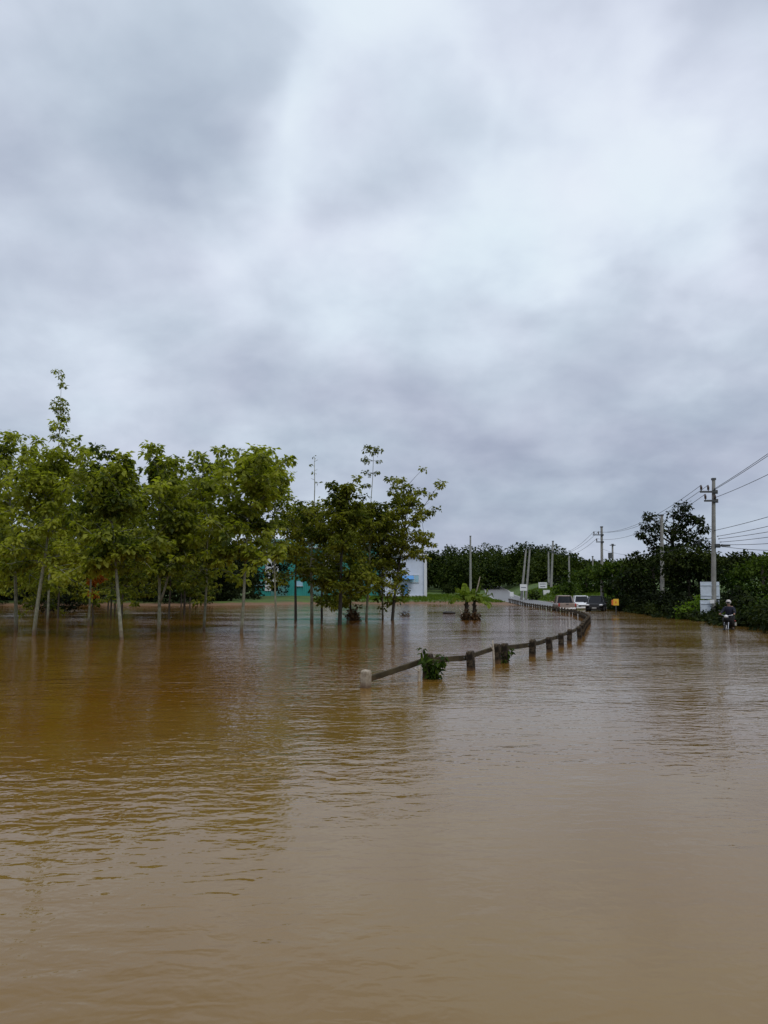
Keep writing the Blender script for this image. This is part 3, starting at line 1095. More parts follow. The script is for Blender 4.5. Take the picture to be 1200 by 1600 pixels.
# bushes on the right bank
GBU = 'bushes along the right bank'
bt_px('bush', 1085, 53, [(1075, 950, 18, .8, .65, 0), (1092, 946, 16, .8, .75, 0), (1066, 957, 14, .8, .5, 0), (1082, 960, 18, .7, .4, 0)], 'bright_leaf', 81,
      'bright yellow green bush left of the pale sign', GBU, leaf=0.22, per=160, cat='bush', trunk=False, tr=0.05)
for i, (px, Y, h, lab, m) in enumerate((
        (1012, 70, 40, 'dark bush at the water edge behind the yellow sign', 'wood_leaf'), (1045, 62, 36, 'dark bush at the water edge below the layered tree', 'wood_leaf'),
        (1122, 52, 26, 'low dark bush at the foot of the pale sign', 'dark_leaf'), (1165, 45, 44, 'dark bush on the bank behind the motorcycle', 'dark_leaf'),
        (1200, 43, 46, 'green bush on the bank at the right edge', 'mid_leaf'), (1140, 56, 46, 'tall dark bush between pale sign and rider', 'wood_leaf'),
        (984, 78, 40, 'dark bush right behind the yellow sign post', 'wood_leaf'), (1062, 58, 30, 'dark bush left of the bright bush', 'wood_leaf'), (1235, 44, 60, 'bush just outside the right edge', 'mid_leaf'))):
    base = 927 + CAM_H * F / Y - 0.3 * F / Y
    r = h * 0.42
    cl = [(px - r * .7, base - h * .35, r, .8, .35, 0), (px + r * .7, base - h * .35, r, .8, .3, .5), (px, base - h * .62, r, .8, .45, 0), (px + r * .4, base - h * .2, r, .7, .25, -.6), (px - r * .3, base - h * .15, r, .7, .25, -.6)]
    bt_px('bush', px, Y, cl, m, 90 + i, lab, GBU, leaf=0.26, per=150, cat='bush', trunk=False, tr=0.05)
# tangled undergrowth hanging over the water's edge
def undergrowth():
    rng = np.random.default_rng(14)
    lv = Leaves(rng)
    y = 33.0
    while y < 100:
        x = float(edge_x(y)) + rng.uniform(0.1, 1.6)
        h = rng.uniform(0.45, 1.1) * (0.45 if 41 < y < 53 else 1.0)
        for k in range(3):
            clump(lv, (x + rng.normal() * .35, y + rng.normal() * .4, h * (0.25 + 0.3 * k)), (rng.uniform(.5, .9), .6, h * .5), 90, 0.24, 0.3, rng, rng.uniform(.1, .55), 0.5, 0.3)
        y += rng.uniform(.35, .7)
    V, T, Ti = lv.arrays()
    tag(tri_mesh('undergrowth', V, T, 'dark_leaf', None, Ti), 'dark tangled undergrowth along the right edge of the flooded road', 'undergrowth', kind='stuff')


undergrowth()
# bushes by the far road and the plantation
GBF = 'bushes on the verge by the far road'
for i, (px, py, Y, rp, lab, m) in enumerate((
        (835, 932, 142, 9, 'small dark bush below the square white signs', 'dark_leaf'), (880, 925, 140, 13, 'bush on the verge behind the gold pickup', 'mid_leaf'),
        (868, 915, 165, 15, 'dark bush behind the verge signs', 'wood_leaf'), (700, 921, 185, 8, 'low dark bush on the lawn right of the white house', 'dark_leaf'),
        (905, 920, 150, 16, 'bush between the white car and the verge signs', 'mid_leaf'))):
    cl = [(px - rp * .6, py + 2, rp, .7, .4, 0), (px + rp * .6, py + 2, rp, .7, .35, 0), (px, py - rp * .4, rp, .7, .45, 0)]
    bt_px('bush', px, Y, cl, m, 110 + i, lab, GBF, leaf=0.4, per=50, cat='bush', trunk=False, tr=0.06)
# orange-leaved sapling and dark thicket in the plantation
bt_px('orange_leaved_shrub', 148, 43, [(146, 909, 7, .6, .6, 0), (156, 904, 8, .6, .4, 0.3), (143, 929, 7, .6, .6, 0)], 'orange_leaf', 121,
      'shrub with orange leaves under the plantation canopy', leaf=0.22, per=420, cat='shrub', trunk=True, tr=0.04)
bt_px('bush', 95, 70, [(75, 945, 16, .8, .2, 0), (95, 940, 18, .8, .2, 0), (112, 945, 15, .9, .2, 0), (108, 930, 14, .8, .2, 0)], 'wood_leaf', 122,
      'dark bush standing in the water left of the orange leaves', None, leaf=0.26, per=150, cat='bush', trunk=False, tr=0.05)


# ------------------------------------------------------------------ grass on the banks
def grass():
    rng = np.random.default_rng(4)
    lv = Leaves(rng)
    pts = []
    for (x0, x1, y0, y1, n) in ((16, 30, 34, 75, 6000), (-12, 20, 128, 165, 5000), (24, 42, 108, 170, 5000)):
        x = rng.uniform(x0, x1, n * 2)
        y = rng.uniform(y0, y1, n * 2)
        z = terrain(x, y)
        ok = (z > 0.12) & ((x > edge_x(y) + 0.15) | (x < guard_x(y) - 0.3))
        pts.append(np.stack([x, y, z], 1)[ok][:n])
    P = np.concatenate(pts)
    P = np.repeat(P, 3, axis=0) + rng.normal(size=(len(P) * 3, 3)) * np.array([0.08, 0.08, 0])
    n = len(P)
    D = np.array([0, 0, 1.0]) + rng.normal(size=(n, 3)) * 0.35
    far = P[:, 1] > 100
    Ln = rng.uniform(0.22, 0.5, n)
    lv.add(P, D, rng.normal(size=(n, 3)), Ln, Ln * np.where(far, 0.12, 0.05), np.clip(rng.normal(size=n) * 0.2 + 0.5, 0, 0.86))
    V, T, Ti = lv.arrays()
    tag(tri_mesh('grass', V, T, 'grass_blade', None, Ti), 'green grass growing on the banks above the water', 'grass', kind='stuff')


grass()

# ------------------------------------------------------------------ buildings behind the trees
def teal_shed():
    Y0, Y1 = 152, 166
    xa, xb = at(397, 930, Y0).x, at(592, 930, Y0).x
    z0 = ter((xa + xb) / 2, Y0) - 0.5
    t = thing('shed', ((xa + xb) / 2, Y0, z0), 'long teal sheet metal shed behind the flooded trees', 'shed')
    w = xb - xa
    h = at(440, 856, Y0).z - z0
    m = MB()
    m.box((0, 7, h / 2), (w, 13.9, h))
    wl = m.build('wall', 'teal_sheet', t)
    m = MB()
    k = int(w / 0.4)
    for i in range(k):
        m.box((-w / 2 + 0.2 + i * w / k, -0.03, h / 2), (0.12, 0.13, h - 0.02))
    m.build('ribs', 'teal_sheet', wl)
    m = MB()
    for s in (-1, 1):
        Mx = Matrix.Rotation(R(16) * -s, 3, 'X')
        m.box((0, 7 + s * 3.7, h + 1.05), (w + 1.2, 8.0, 0.12), Matrix.Rotation(R(-16 * s), 3, 'X'))
    m.build('roof', 'teal_roof', t)
    m = MB()
    m.box((0, -0.55, h - 0.03), (w + 1.3, 0.14, 0.22))
    m.build('gutter', 'house_trim', t)
    for i, fx in enumerate((-0.30, 0.02, 0.32)):
        m = MB()
        m.box((fx * w, -0.12, 1.75), (3.2, 0.1, 3.0))
        d = m.build('door', 'teal_roof', t)
        m = MB()
        m.box((fx * w + 1.3, -0.2, 1.6), (0.08, 0.08, 0.3))
        m.build('handle', 'steel', d)
    for fx in (-0.36, 0.10):
        m = MB()
        m.box((fx * w, -0.125, h * 0.55), (2.6, 0.09, h * 0.8))
        m.build('skylight_strip', 'house_trim', t)
    for fx in (-0.46, -0.14, 0.18, 0.45):
        m = MB()
        m.box((fx * w, -0.12, 2.9), (1.4, 0.08, 0.9))
        wi = m.build('window', 'light_glass', t)
        m = MB()
        m.box((fx * w, -0.18, 2.4), (1.6, 0.12, 0.08))
        m.build('sill', 'house_trim', wi)


teal_shed()


def white_house():
    Y0 = 150
    xb = at(667, 930, Y0).x
    xa = at(596, 930, Y0).x
    z0 = ter(xb, Y0) - 0.4
    w = xb - xa
    h = at(667, 868, Y0).z - z0
    t = thing('house', (xb, Y0, z0), 'pale blue and white house wall behind the rightmost rubber tree', 'house', rz=R(4))
    m = MB()
    m.box((-w / 2 - 0.1, 4, h / 2), (w - 0.3, 7.9, h))
    m.build('wall', 'house_white', t)
    m = MB()
    m.box((-0.30, -0.12, h / 2 + 0.05), (0.55, 0.5, h + 0.1))
    m.build('pillar', 'house_trim', t)
    m = MB()
    m.box((-w / 2, 3.9, h + 0.15), (w + 0.5, 9.0, 0.28))
    m.build('roof', 'house_trim', t)
    for x, z in ((-2.4, 3.9), (-6.0, 3.9)):
        m = MB()
        m.box((x, -0.03, z), (1.7, 0.1, 1.35))
        wi = m.build('window', 'light_glass', t)
        m = MB()
        for dx in (-0.85, 0, 0.85):
            m.box((x + dx, -0.07, z), (0.07, 0.09, 1.5))
        for dz in (-0.7, 0.7):
            m.box((x, -0.075, z + dz), (1.77, 0.09, 0.07))
        m.build('frame', 'house_trim', wi)
    m = MB()
    m.box((-4.0, -0.85, 4.1), (2.8, 1.7, 0.1), Matrix.Rotation(R(24), 3, 'X'))
    m.build('awning', 'awning_blue', t)
    m = MB()
    m.box((-4.2, -0.06, 1.5), (1.1, 0.1, 2.3))
    d = m.build('door', 'awning_blue', t)
    m = MB()
    m.box((-3.8, -0.14, 1.4), (0.06, 0.06, 0.2))
    m.build('handle', 'steel', d)
    m = MB()
    m.box((-w / 2, -0.10, 0.35), (w - 0.6, 0.25, 0.7))
    m.build('plinth', 'house_trim', t)


white_house()


# ------------------------------------------------------------------ guardrail
def guardrail():
    pix = [(572, 1075, 1047), (670, 1059, 1021), (735, 1048, 1017), (777, 1037, 1006), (789, 1036, 1005), (833, 1026, 999), (858, 1019, 995), (877, 1012, 989), (891, 1006, 983), (905, 1000, 979)]
    g = thing('guardrail', gnd(735, 1048), 'dark weathered roadside guardrail curving away half submerged in the flood', 'guardrail')
    o = g.location.copy()
    posts = []
    for (px, b, tp) in pix:
        p = gnd(px, b)
        posts.append((p.x, p.y, at(px, tp, p.y).z))
    y = posts[-1][1] + 2.0
    while y < 128:
        posts.append((float(guard_x(y)), y, 0.52 + max(0, float(road_z(y)) + 0.2)))
        y += 2.0 if y < 60 else 2.3
    rr = random.Random(2)
    mesh = {}

    def post_mesh(kind):
        if kind in mesh:
            return mesh[kind]
        m = MB()
        w = 0.080
        zs = [(-1.1, w), (-0.05, w), (-0.02, w * 0.93), (0.0, w * 0.72)]
        m.loft([[(-a * .8, -a, z), (a * .8, -a, z), (a, -a * .8, z), (a, a * .8, z), (a * .8, a, z), (-a * .8, a, z), (-a, a * .8, z), (-a, -a * .8, z)] for z, a in zs])
        ob = m.build('post', kind, g)
        me = ob.data
        bpy.data.objects.remove(ob)
        mesh[kind] = me
        return me
    for i, (x, y, zt) in enumerate(posts):
        kind = 'post_white' if i == 0 else 'post_paint'
        ob = bpy.data.objects.new('post', post_mesh(kind))
        link(ob, g)
        ob.location = Vector((x, y, zt)) - o
        d = (float(guard_x(y + 1)) - float(guard_x(y - 1))) / 2
        ob.rotation_euler = (rr.uniform(-.06, .06), rr.uniform(-.08, .08), -math.atan(d) + rr.uniform(-.1, .1))
        if i == 0:
            ob['label'] = 'pale bare concrete end post'
    # the rail, one beam between each two posts, on the field side
    rail = [(x - 0.10, y + 0.07, zt - 0.12 - 0.03 * ((i_ * 7) % 3) / 2) for i_, (x, y, zt) in enumerate(posts)]
    for i in range(len(rail) - 1):
        if i == 3:
            pass
        a, b = Vector(rail[i]), Vector(rail[i + 1])
        if i == 0:
            a.z, b.z = 0.10, b.z - 0.02
        d = (b - a)
        if d.length < 0.3:
            continue
        q = d.to_track_quat('X', 'Z').to_matrix()
        h, th = (0.118 * rr.uniform(.85, 1.12), 0.045)
        secs = []
        ln = d.length - 0.012
        dz_ = rr.uniform(-.012, .012)
        prof = [(-th * .5, -h / 2 + dz_), (th * .3, -h / 2 + dz_), (th * .5, -h * .42 + dz_), (th * .5, h * .42 + dz_), (th * .3, h / 2 + dz_), (-th * .5, h / 2 + dz_)]
        for s in np.linspace(0, 1, 5):
            sg = -0.004 * math.sin(math.pi * s) + rr.uniform(-.006, .006)
            secs.append([a + q @ Vector((0.006 + ln * s, -p[0], p[1] + sg)) - o for p in prof])
        m = MB()
        m.loft(secs)
        rl = m.build('rail', 'rail_paint', g)
        if a.y < 34:
            for e_ in (0.10, ln - 0.10):
                m = MB()
                c_ = a + q @ Vector((e_, -th * .5, dz_)) - o
                m.tube([c_, c_ + q @ Vector((0, -.018, 0))], [.022, .016], 6)
                m.build('bolt', 'steel', rl)
    return posts


posts = guardrail()


def weed(loc, label, n, h, seed, mat='mid_leaf'):
    rng = np.random.default_rng(seed)
    t = thing('weed_clump', loc, label, 'weeds')
    lv = Leaves(rng)
    m = MB()
    for k in range(n):
        a = rng.uniform(0, 6.28)
        tip = Vector((math.cos(a) * rng.uniform(.08, .28), math.sin(a) * rng.uniform(.08, .2), h * rng.uniform(.55, 1.1)))
        m.tube([(math.cos(a) * .04, math.sin(a) * .04, -.2), tip * 0.6, tip], [.008, .007, .004], 4)
        for f in np.linspace(0.1, 1, 6):
            clump(lv, tuple(tip * f), 0.05, 7, 0.13, 0.25, rng, 0.45, 0.5)
    m.build('stems', 'dark_bark', t)
    V, T, Ti = lv.arrays()
    tri_mesh('leaves', V, T, mat, t, Ti)


p = gnd(676, 1060)
weed((p.x, p.y - 0.14, 0), 'green weeds hanging on the second guardrail post', 7, 0.55, 7, 'mid_leaf')
p = gnd(783, 1036)
weed((p.x + 0.02, p.y - 0.05, 0.05), 'small green creeper on the paired guardrail posts', 2, 0.40, 8)


def stake(px, b, tp, label, r, mat, lean=0.0):
    p = gnd(px, b)
    t = thing('wooden_stake', (p.x, p.y - 0.15, 0), label, 'stake')
    h = at(px, tp, p.y).z
    m = MB()
    m.tube([(0, 0, -0.6), (lean * .4, 0, h * .4), (lean * .6, .02, h * .75), (lean, 0, h)], [r, r * .95, r * .8, r * .5], 7)
    st = m.build('stick', mat, t, True)
    m = MB()
    m.tube([(lean * .5, 0, h * .62), (lean * .5 - .09, .02, h * .85)], [r * .6, r * .3], 5)
    m.build('twig', mat, t, True)


stake(771, 1041, 1000, 'thin pale stake beside the paired guardrail posts', 0.03, 'stake_pale', -0.03)
stake(654, 1062, 1040, 'short pale stake left of the weedy guardrail post', 0.035, 'stake_pale', 0.02)


# ------------------------------------------------------------------ palm in the water
def palm():
    b = gnd(735, 968)
    t = thing('banana_plant', (b.x, b.y, -0.6), 'small banana plant with spreading bright green leaves standing in the flood', 'plant')
    rng = np.random.default_rng(21)
    Y = b.y
    s = Y / F
    heads = []
    for k, (dx, hz, r) in enumerate(((-6, 938, .12), (6, 941, .11))):
        top = at(735 + dx, hz, Y) - b
        m = MB()
        m.tube([(dx * s * 1.05, 0, 0), (dx * s * 1.1, 0, .7), (top.x, 0, top.z + 0.6 - .3), (top.x, 0, top.z + .62)], [r * 1.3, r * 1.15, r, r * .8], 10)
        tk = m.build('trunk', 'dark_bark', t, True)
        for j in range(12):
            m = MB()
            a = j * 2.4
            z = 0.6 + 0.12 + j * 0.09
            m.tube([(top.x + math.cos(a) * r * .9, math.sin(a) * r * .9, z), (top.x + math.cos(a) * r * 1.6, math.sin(a) * r * 1.6, z + .14)], [.05, .02], 5)
            m.build('leaf_base', 'dark_bark', tk)
        heads.append(Vector((top.x, 0, top.z + .6)))
    fr = [(0, -160, 60, 1.5), (0, 170, 35, 1.55), (0, 120, 55, 1.3), (0, -110, 40, 1.4), (0, -60, 55, 1.3), (0, 60, 50, 1.35), (0, 100, 80, 1.6), (0, -140, 15, 1.3), (0, 150, 8, 1.2), (0, -90, 20, 1.3),
          (1, 10, 35, 1.5), (1, -20, 55, 1.5), (1, -75, 30, 1.3), (1, -45, 10, 1.35), (1, 60, 55, 1.35), (1, 100, 40, 1.2), (1, -110, 50, 1.25), (1, 20, 5, 1.25), (1, -20, 75, 1.6), (1, -170, 50, 1.2)]
    for (hd, az, el, ln) in fr:
        ln *= 1.15
        az, el = R(az + rng.uniform(-8, 8)), R(el)
        m = MB()
        p0 = heads[hd]
        dh = Vector((math.cos(az), math.sin(az), 0))
        path = []
        nn = 13
        for f in np.linspace(0, 1, nn):
            path.append(p0 + dh * (ln * f * math.cos(el)) + Vector((0, 0, ln * (math.sin(el + 0.2) * f - (0.34 + 0.34 * rng.uniform()) * f * f))))
        m.tube(path, [.024 * (1.1 - f) for f in np.linspace(0, 1, nn)], 5)
        ob = m.build('frond', 'palm_leaf', t)
        side = dh.cross(Vector((0, 0, 1)))
        V, T, Ti = [], [], []
        ti = rng.uniform(.35, .8)
        for sg in (-1, 1):
            for i in range(2, nn - 1):
                f0, f1 = i / (nn - 1), (i + 1) / (nn - 1)
                wd = lambda f: 0.25 * math.sin(math.pi * min(1, .06 + f * .93)) ** .6 * (ln / 1.4)
                a_, b_ = path[i], path[i + 1]
                hang = rng.uniform(-.55, .1)
                gap = rng.uniform(0, .25)
                b2 = a_.lerp(b_, 1 - gap)
                k0 = len(V)
                V += [a_, b2, b2 + side * sg * wd(f1) + Vector((0, 0, hang * wd(f1))), a_ + side * sg * wd(f0) + Vector((0, 0, hang * wd(f0)))]
                T += [(k0, k0 + 1, k0 + 2), (k0, k0 + 2, k0 + 3)]
                Ti += [min(.84, ti + rng.normal() * .08)] * 4
        tri_mesh('blade', np.array([tuple(v) for v in V]), T, 'palm_leaf', ob, Ti)
    m = MB()
    a = heads[1]
    e = at(750, 901, Y) - b
    m.tube([a, a.lerp(Vector((e.x, 0, e.z + .6)), .5), Vector((e.x, 0, e.z + .6))], [.05, .045, .03], 6)
    m.build('dry_stalk', 'stake_pale', t)


palm()


def debris(name, px, py, label, wpx, hpx, seed, nb, leaf_n, cat='debris'):
    rng = np.random.default_rng(seed)
    b = gnd(px, py)
    s = b.y / F
    t = thing(name, (b.x, b.y, 0), label, cat)
    w, h = wpx * s, hpx * s
    for k in range(nb):
        m = MB()
        a = rng.uniform(0, 6.28)
        c = Vector((rng.uniform(-.35, .35) * w, rng.uniform(-.3, .3), rng.uniform(0, .2) * h))
        d = Vector((math.cos(a), math.sin(a) * .5, rng.uniform(.1, 1.3))).normalized() * rng.uniform(.3, .7) * max(w * .5, h)
        m.tube([c - d * .5, c, c + d * .5 + Vector((0, 0, .05)), c + d], [.035, .03, .022, .01], 5)
        ob = m.build('branch', 'driftwood', t)
        m = MB()
        q = c + d * .4
        m.tube([q, q + Vector((rng.uniform(-.3, .3), rng.uniform(-.1, .1), rng.uniform(.1, .35)))], [.014, .006], 4)
        m.build('twig', 'driftwood', ob)
    lv = Leaves(rng)
    for k in range(leaf_n):
        clump(lv, (rng.uniform(-.45, .45) * w, rng.uniform(-.3, .3), rng.uniform(0, .55) * h), .28, 60, .17, .3, rng, rng.uniform(.1, .6), .5)
    V, T, Ti = lv.arrays()
    tri_mesh('leaf_litter', V, T, 'dead_leaf', t, Ti)


debris('debris_heap', 551, 970, 'heap of brown branches and leaves caught at the dark trunk', 26, 24, 5, 14, 8)
debris('drifted_branches', 735, 969, 'brown drift wood piled around the banana plant stems', 30, 20, 6, 14, 9)
debris('drifted_branches', 628, 963, 'thin bent branch floating right of the rightmost rubber tree', 14, 14, 7, 3, 1)
p = gnd(702, 959)
t = thing('floating_log', (p.x, p.y, 0), 'short black log floating left of the banana plant', 'log')
m = MB()
m.tube([(-.55, 0, .05), (-.2, .03, .09), (.2, 0, .08), (.52, -.03, .04)], [.10, .13, .13, .10], 9)
m.build('log', 'floating_black', t, True)
m = MB()
m.tube([(.1, 0, .12), (.25, -.05, .30)], [.03, .015], 5)
m.build('branch_stub', 'floating_black', t)
stake(724, 966, 950, 'pale broken stick leaning by the banana plant', 0.05, 'stake_pale', -0.3)


# ------------------------------------------------------------------ utility poles and wires
def pole(px, base_py, top_py, Y, label, arms=(), r=0.13, group='utility poles', lean_px=0.0, transformer=False, mat='pole_concrete'):
    top = at(px, top_py, Y)
    X = top.x
    z0 = ter(X - lean_px / F * Y, Y) - 0.3
    bx = at(px - lean_px, base_py, Y).x
    t = thing('utility_pole', (bx, Y, z0), label, 'utility pole', group)
    h = top.z - z0
    dx = X - bx
    m = MB()
    secs = []
    for f in np.linspace(0, 1, 6):
        a = r * (1.25 - 0.5 * f)
        c = Vector((dx * f, 0, h * f))
        secs.append([c + Vector((math.cos(k * math.pi / 4 + math.pi / 8) * a, math.sin(k * math.pi / 4 + math.pi / 8) * a, 0)) for k in range(8)])
    m.loft(secs)
    m.build('shaft', mat, t)
    m = MB()
    m.box((dx, 0, h + 0.06), (r * 1.7, r * 1.7, 0.14))
    m.build('cap', 'steel', t)
    tips = []
    for (py, x0, x1, ins) in arms:       # pixel offsets of the arm's ends, insulators at these offsets
        z = at(px, py, Y).z - z0
        s = Y / F
        m = MB()
        m.box(((x0 + x1) / 2 * s + dx, -r - 0.05, z), (abs(x1 - x0) * s, 0.11, 0.12))
        m.box((dx, -r, z), (0.34, 0.10, 0.26))
        arm = m.build('crossarm', 'steel', t)
        for i_ in ins:
            m = MB()
            c = Vector((i_ * s + dx, -r - 0.05, z + 0.05))
            m.tube([c, c + Vector((0, 0, .08)), c + Vector((0, 0, .10)), c + Vector((0, 0, .20)), c + Vector((0, 0, .22)), c + Vector((0, 0, .34)), c + Vector((0, 0, .40))],
                   [.03, .03, .085, .07, .085, .06, .03], 8)
            m.build('insulator', 'porcelain', arm, True)
            tips.append(Vector((bx, Y, z0)) + c + Vector((0, 0, .40)))
    if transformer:
        m = MB()
        m.tube([(dx - .5, -.2, h - 2.2), (dx - .5, -.2, h - 1.3)], [.3, .3], 10)
        m.build('transformer', 'steel', t)
    return t, tips


A, tA = pole(1115, 966, 750, 52, 'tall concrete utility pole carrying the pale sign on right bank', ((769, -24, 2, (-22, -11)), (783, -18, 2, (-16, -1)), (853, -4, 19, ())), r=0.145)
B, tB = pole(940, 905, 824, 102, 'utility pole with two crossarms left of the tall dark tree', ((836, -15, 2, (-13, -6)), (847, -10, 2, (-9,))), r=0.19)
C_, tC = pole(1034, 930, 806, 72, 'plain weathered pole in front of the tall dark tree', (), r=0.17)
D_, tD = pole(957, 895, 851, 122, 'short pole with transformer right of the crossarm pole', ((852, -5, 4, ()),), r=0.17, transformer=True)
pole(735, 912, 838, 186, 'tall plain pole behind the banana plant', (), r=0.26)
pole(822, 930, 858, 140, 'left one of the two leaning poles', (), r=0.20, lean_px=8)
pole(828, 930, 858, 141.5, 'right one of the two leaning poles', (), r=0.20, lean_px=7)
E_, tE = pole(864, 920, 846, 158, 'pole with low crossarm behind the verge signs', ((862, -9, 9, ()),), r=0.22, lean_px=3)
pole(857, 900, 862, 172, 'short pole left of the crossarm pole behind verge signs', (), r=0.2)
pole(889, 905, 868, 150, 'thin pale pole above the gold pickup', (), r=0.19)
pole(926, 900, 870, 135, 'thin pale pole above the black car', (), r=0.16)
# the next pole of the line, outside the frame on the right, holds the wires' other ends
n_t = thing('utility_pole', (19.4, 14, ter(19.4, 14) - 0.3), 'utility pole beyond the right edge of the picture', 'utility pole', 'utility poles')
m = MB()
m.tube([(0, 0, 0), (0, 0, 14.6)], [.22, .13], 8)
m.build('shaft', 'pole_concrete', n_t)
for zz in (12.8, 13.4):
    m = MB()
    m.box((-.45, -.2, zz), (1.1, .11, .12))
    m.build('crossarm', 'steel', n_t)


def nth(k, n):
    return ('uppermost', 'second', 'third', 'fourth', 'fifth', 'lowest')[k] if k < n - 1 else 'lowest'


def wire(a, b, sag, label, group, r=0.016):
    a, b = Vector(a), Vector(b)
    o = thing('overhead_wire', a, label, 'wire', group)
    pts = []
    for f in np.linspace(0, 1, 26):
        pts.append(a.lerp(b, f) + Vector((0, 0, -4 * sag * f * (1 - f))) - a)
    m = MB()
    m.tube(pts, r, 5)
    m.build('cable', 'cable', o, True)
    m = MB()
    m.tube([pts[0], pts[0].lerp(pts[1], .15)], r * 1.8, 6)
    m.build('end_clamp', 'steel', o)


LW = ' of the three thick power lines rising from tall pole to right edge'
GW = 'power lines from the tall pole'
wire(at(1116, 764, 51.8), (19.0, 14, 13.65), 0.55, 'uppermost' + LW, GW, 0.017)
wire(at(1116, 765.5, 51.8), (18.5, 14, 13.05), 0.55, 'middle' + LW, GW, 0.017)
wire(at(1116, 778, 51.8), (19.2, 14, 11.75), 0.85, 'lowest' + LW, GW, 0.017)
LC = ' of the thin cables strung low from tall pole to right edge'
GC = 'low cables from the tall pole'
for k_, (pa, ze, sg) in enumerate(((829, 7.9, .55), (838, 6.9, .5), (842, 6.3, .55), (847, 5.9, .6), (851, 5.3, .75), (854, 4.7, 1.0))):
    wire(at(1116 + (pa - 829) * 0.5, pa, 51.8), (19.2, 14, ze), sg, nth(k_, 6) + LC, GC, 0.017)
LD = ' power line running from the tall pole back to the crossarm pole'
for k_, (a, b) in enumerate(zip((tA[0], tA[1], tA[2]), tB)):
    wire(a, b, 1.1, nth(k_, 3).replace('second', 'middle') + LD, 'power lines between the two crossarm poles', 0.016)
wire(at(1113, 840, 52.2), at(942, 858, 102), 1.0, 'low cable from tall pole back past the dark tree', None, 0.014)
for i, a in enumerate(tB):
    wire(a, at(864 - 3 + 3 * i, 864, 158), 1.2, 'far power line from the crossarm pole toward the wooded hill', 'far power lines', 0.02)


# ------------------------------------------------------------------ signs
def pole_sign():
    Y = 51.55
    t = thing('sign_board', at(1114, 966, Y), 'two pale blue grey sign panels stacked on the tall pole', 'sign')
    o = t.location
    for (y0, y1) in ((909, 936), (938, 965)):
        a, b = at(1099, y1, Y), at(1128, y0, Y)
        m = MB()
        m.box(((a + b) / 2 - o) + Vector((0, 0.42, 0)), (b.x - a.x, 0.03, b.z - a.z))
        pn = m.build('panel', 'sign_back', t, bevel=0.008)
        m = MB()
        for dz in (-.3, .3):
            m.box(((a + b) / 2 - o) + Vector((0, 0.385, dz * (b.z - a.z))), (b.x - a.x - .06, 0.03, .05))
        m.build('stiffener', 'sign_back', pn)
    m = MB()
    c = at(1114.5, 940, Y) - o
    m.box(c + Vector((0, 0.19, 0)), (.30, .05, .24))
    m.build('clamp', 'sign_white', t)


pole_sign()


def small_sign(px, py, wpx, hpx, Y, label, mat, text=0, base_py=None, post='steel', extra=None, cat='sign', name='road_sign'):
    c = at(px, py, Y)
    s = Y / F
    z0 = ter(c.x, Y) - 0.3
    t = thing(name, (c.x, Y, z0), label, cat)
    m = MB()
    m.tube([(0, .05, 0), (0, .05, c.z - z0 + hpx * s * .4)], .045, 7)
    m.build('post', post, t)
    m = MB()
    m.box((0, 0, c.z - z0), (wpx * s, .04, hpx * s))
    pn = m.build('panel', mat, t, bevel=.01)
    for k in range(text):
        m = MB()
        m.box((0, -.024, c.z - z0 + hpx * s * (.22 - .44 * k / max(1, text - 1) if text > 1 else 0)), (wpx * s * (.72 - .12 * k), .006, hpx * s * .12))
        m.build('lettering', 'sign_ink', pn)
    if extra:
        extra(t, pn, c.z - z0, s)
    return t


small_sign(848, 914.5, 13, 9, 146, 'wide white sign with grey lines of writing on the verge', 'sign_white', 2)
small_sign(854, 926, 10, 8, 145, 'lower white sign board beside the wide white sign', 'sign_white', 0)
small_sign(818, 918, 11, 10, 139, 'white square sign in front of the leaning poles', 'sign_white', 1, post='sign_white')
small_sign(799.5, 928.5, 6, 7, 150, 'small white marker board at the road side', 'sign_white', 0, post='sign_white')


def yx(t, pn, z, s):
    m = MB()
    m.box((-5.6 * s, 0, z - .3 * s), (2.6 * s, .05, 8 * s))
    m.build('orange_edge', 'sign_orange', pn)
    m = MB()
    m.box((-.6 * s, -.026, z - .2 * s), (2.2 * s, .008, 3.0 * s))
    m.build('mark', 'sign_orange', pn)


small_sign(962.5, 941, 8.5, 10, 66, 'yellow sign with orange edge on the right bank', 'sign_yellow', 0, extra=yx)


# ------------------------------------------------------------------ vehicles
def sup(cx, cz, hw, hz, n=20, e=4.0, x=0.0):
    """rounded rectangle in the y-z plane at x"""
    out = []
    for k in range(n):
        t = 2 * math.pi * (k + .5) / n
        c, s = math.cos(t), math.sin(t)
        out.append(Vector((x, cx + hw * math.copysign(abs(c) ** (2 / e), c), cz + hz * math.copysign(abs(s) ** (2 / e), s))))
    return out


def wheel(t, x, y, r=0.36, w=0.24):
    m = MB()
    sg = 1 if y > 0 else -1
    m.tube([(x, y - sg * w, r), (x, y - sg * w * .92, r), (x, y - sg * w * .08, r), (x, y, r)], [r * .86, r, r, r * .86], 18)
    wh = m.build('wheel', 'tyre', t, True)
    m = MB()
    m.tube([(x, y - sg * .02, r), (x, y + sg * .012, r)], [r * .62, r * .58], 14)
    m.build('rim', 'rim', wh)


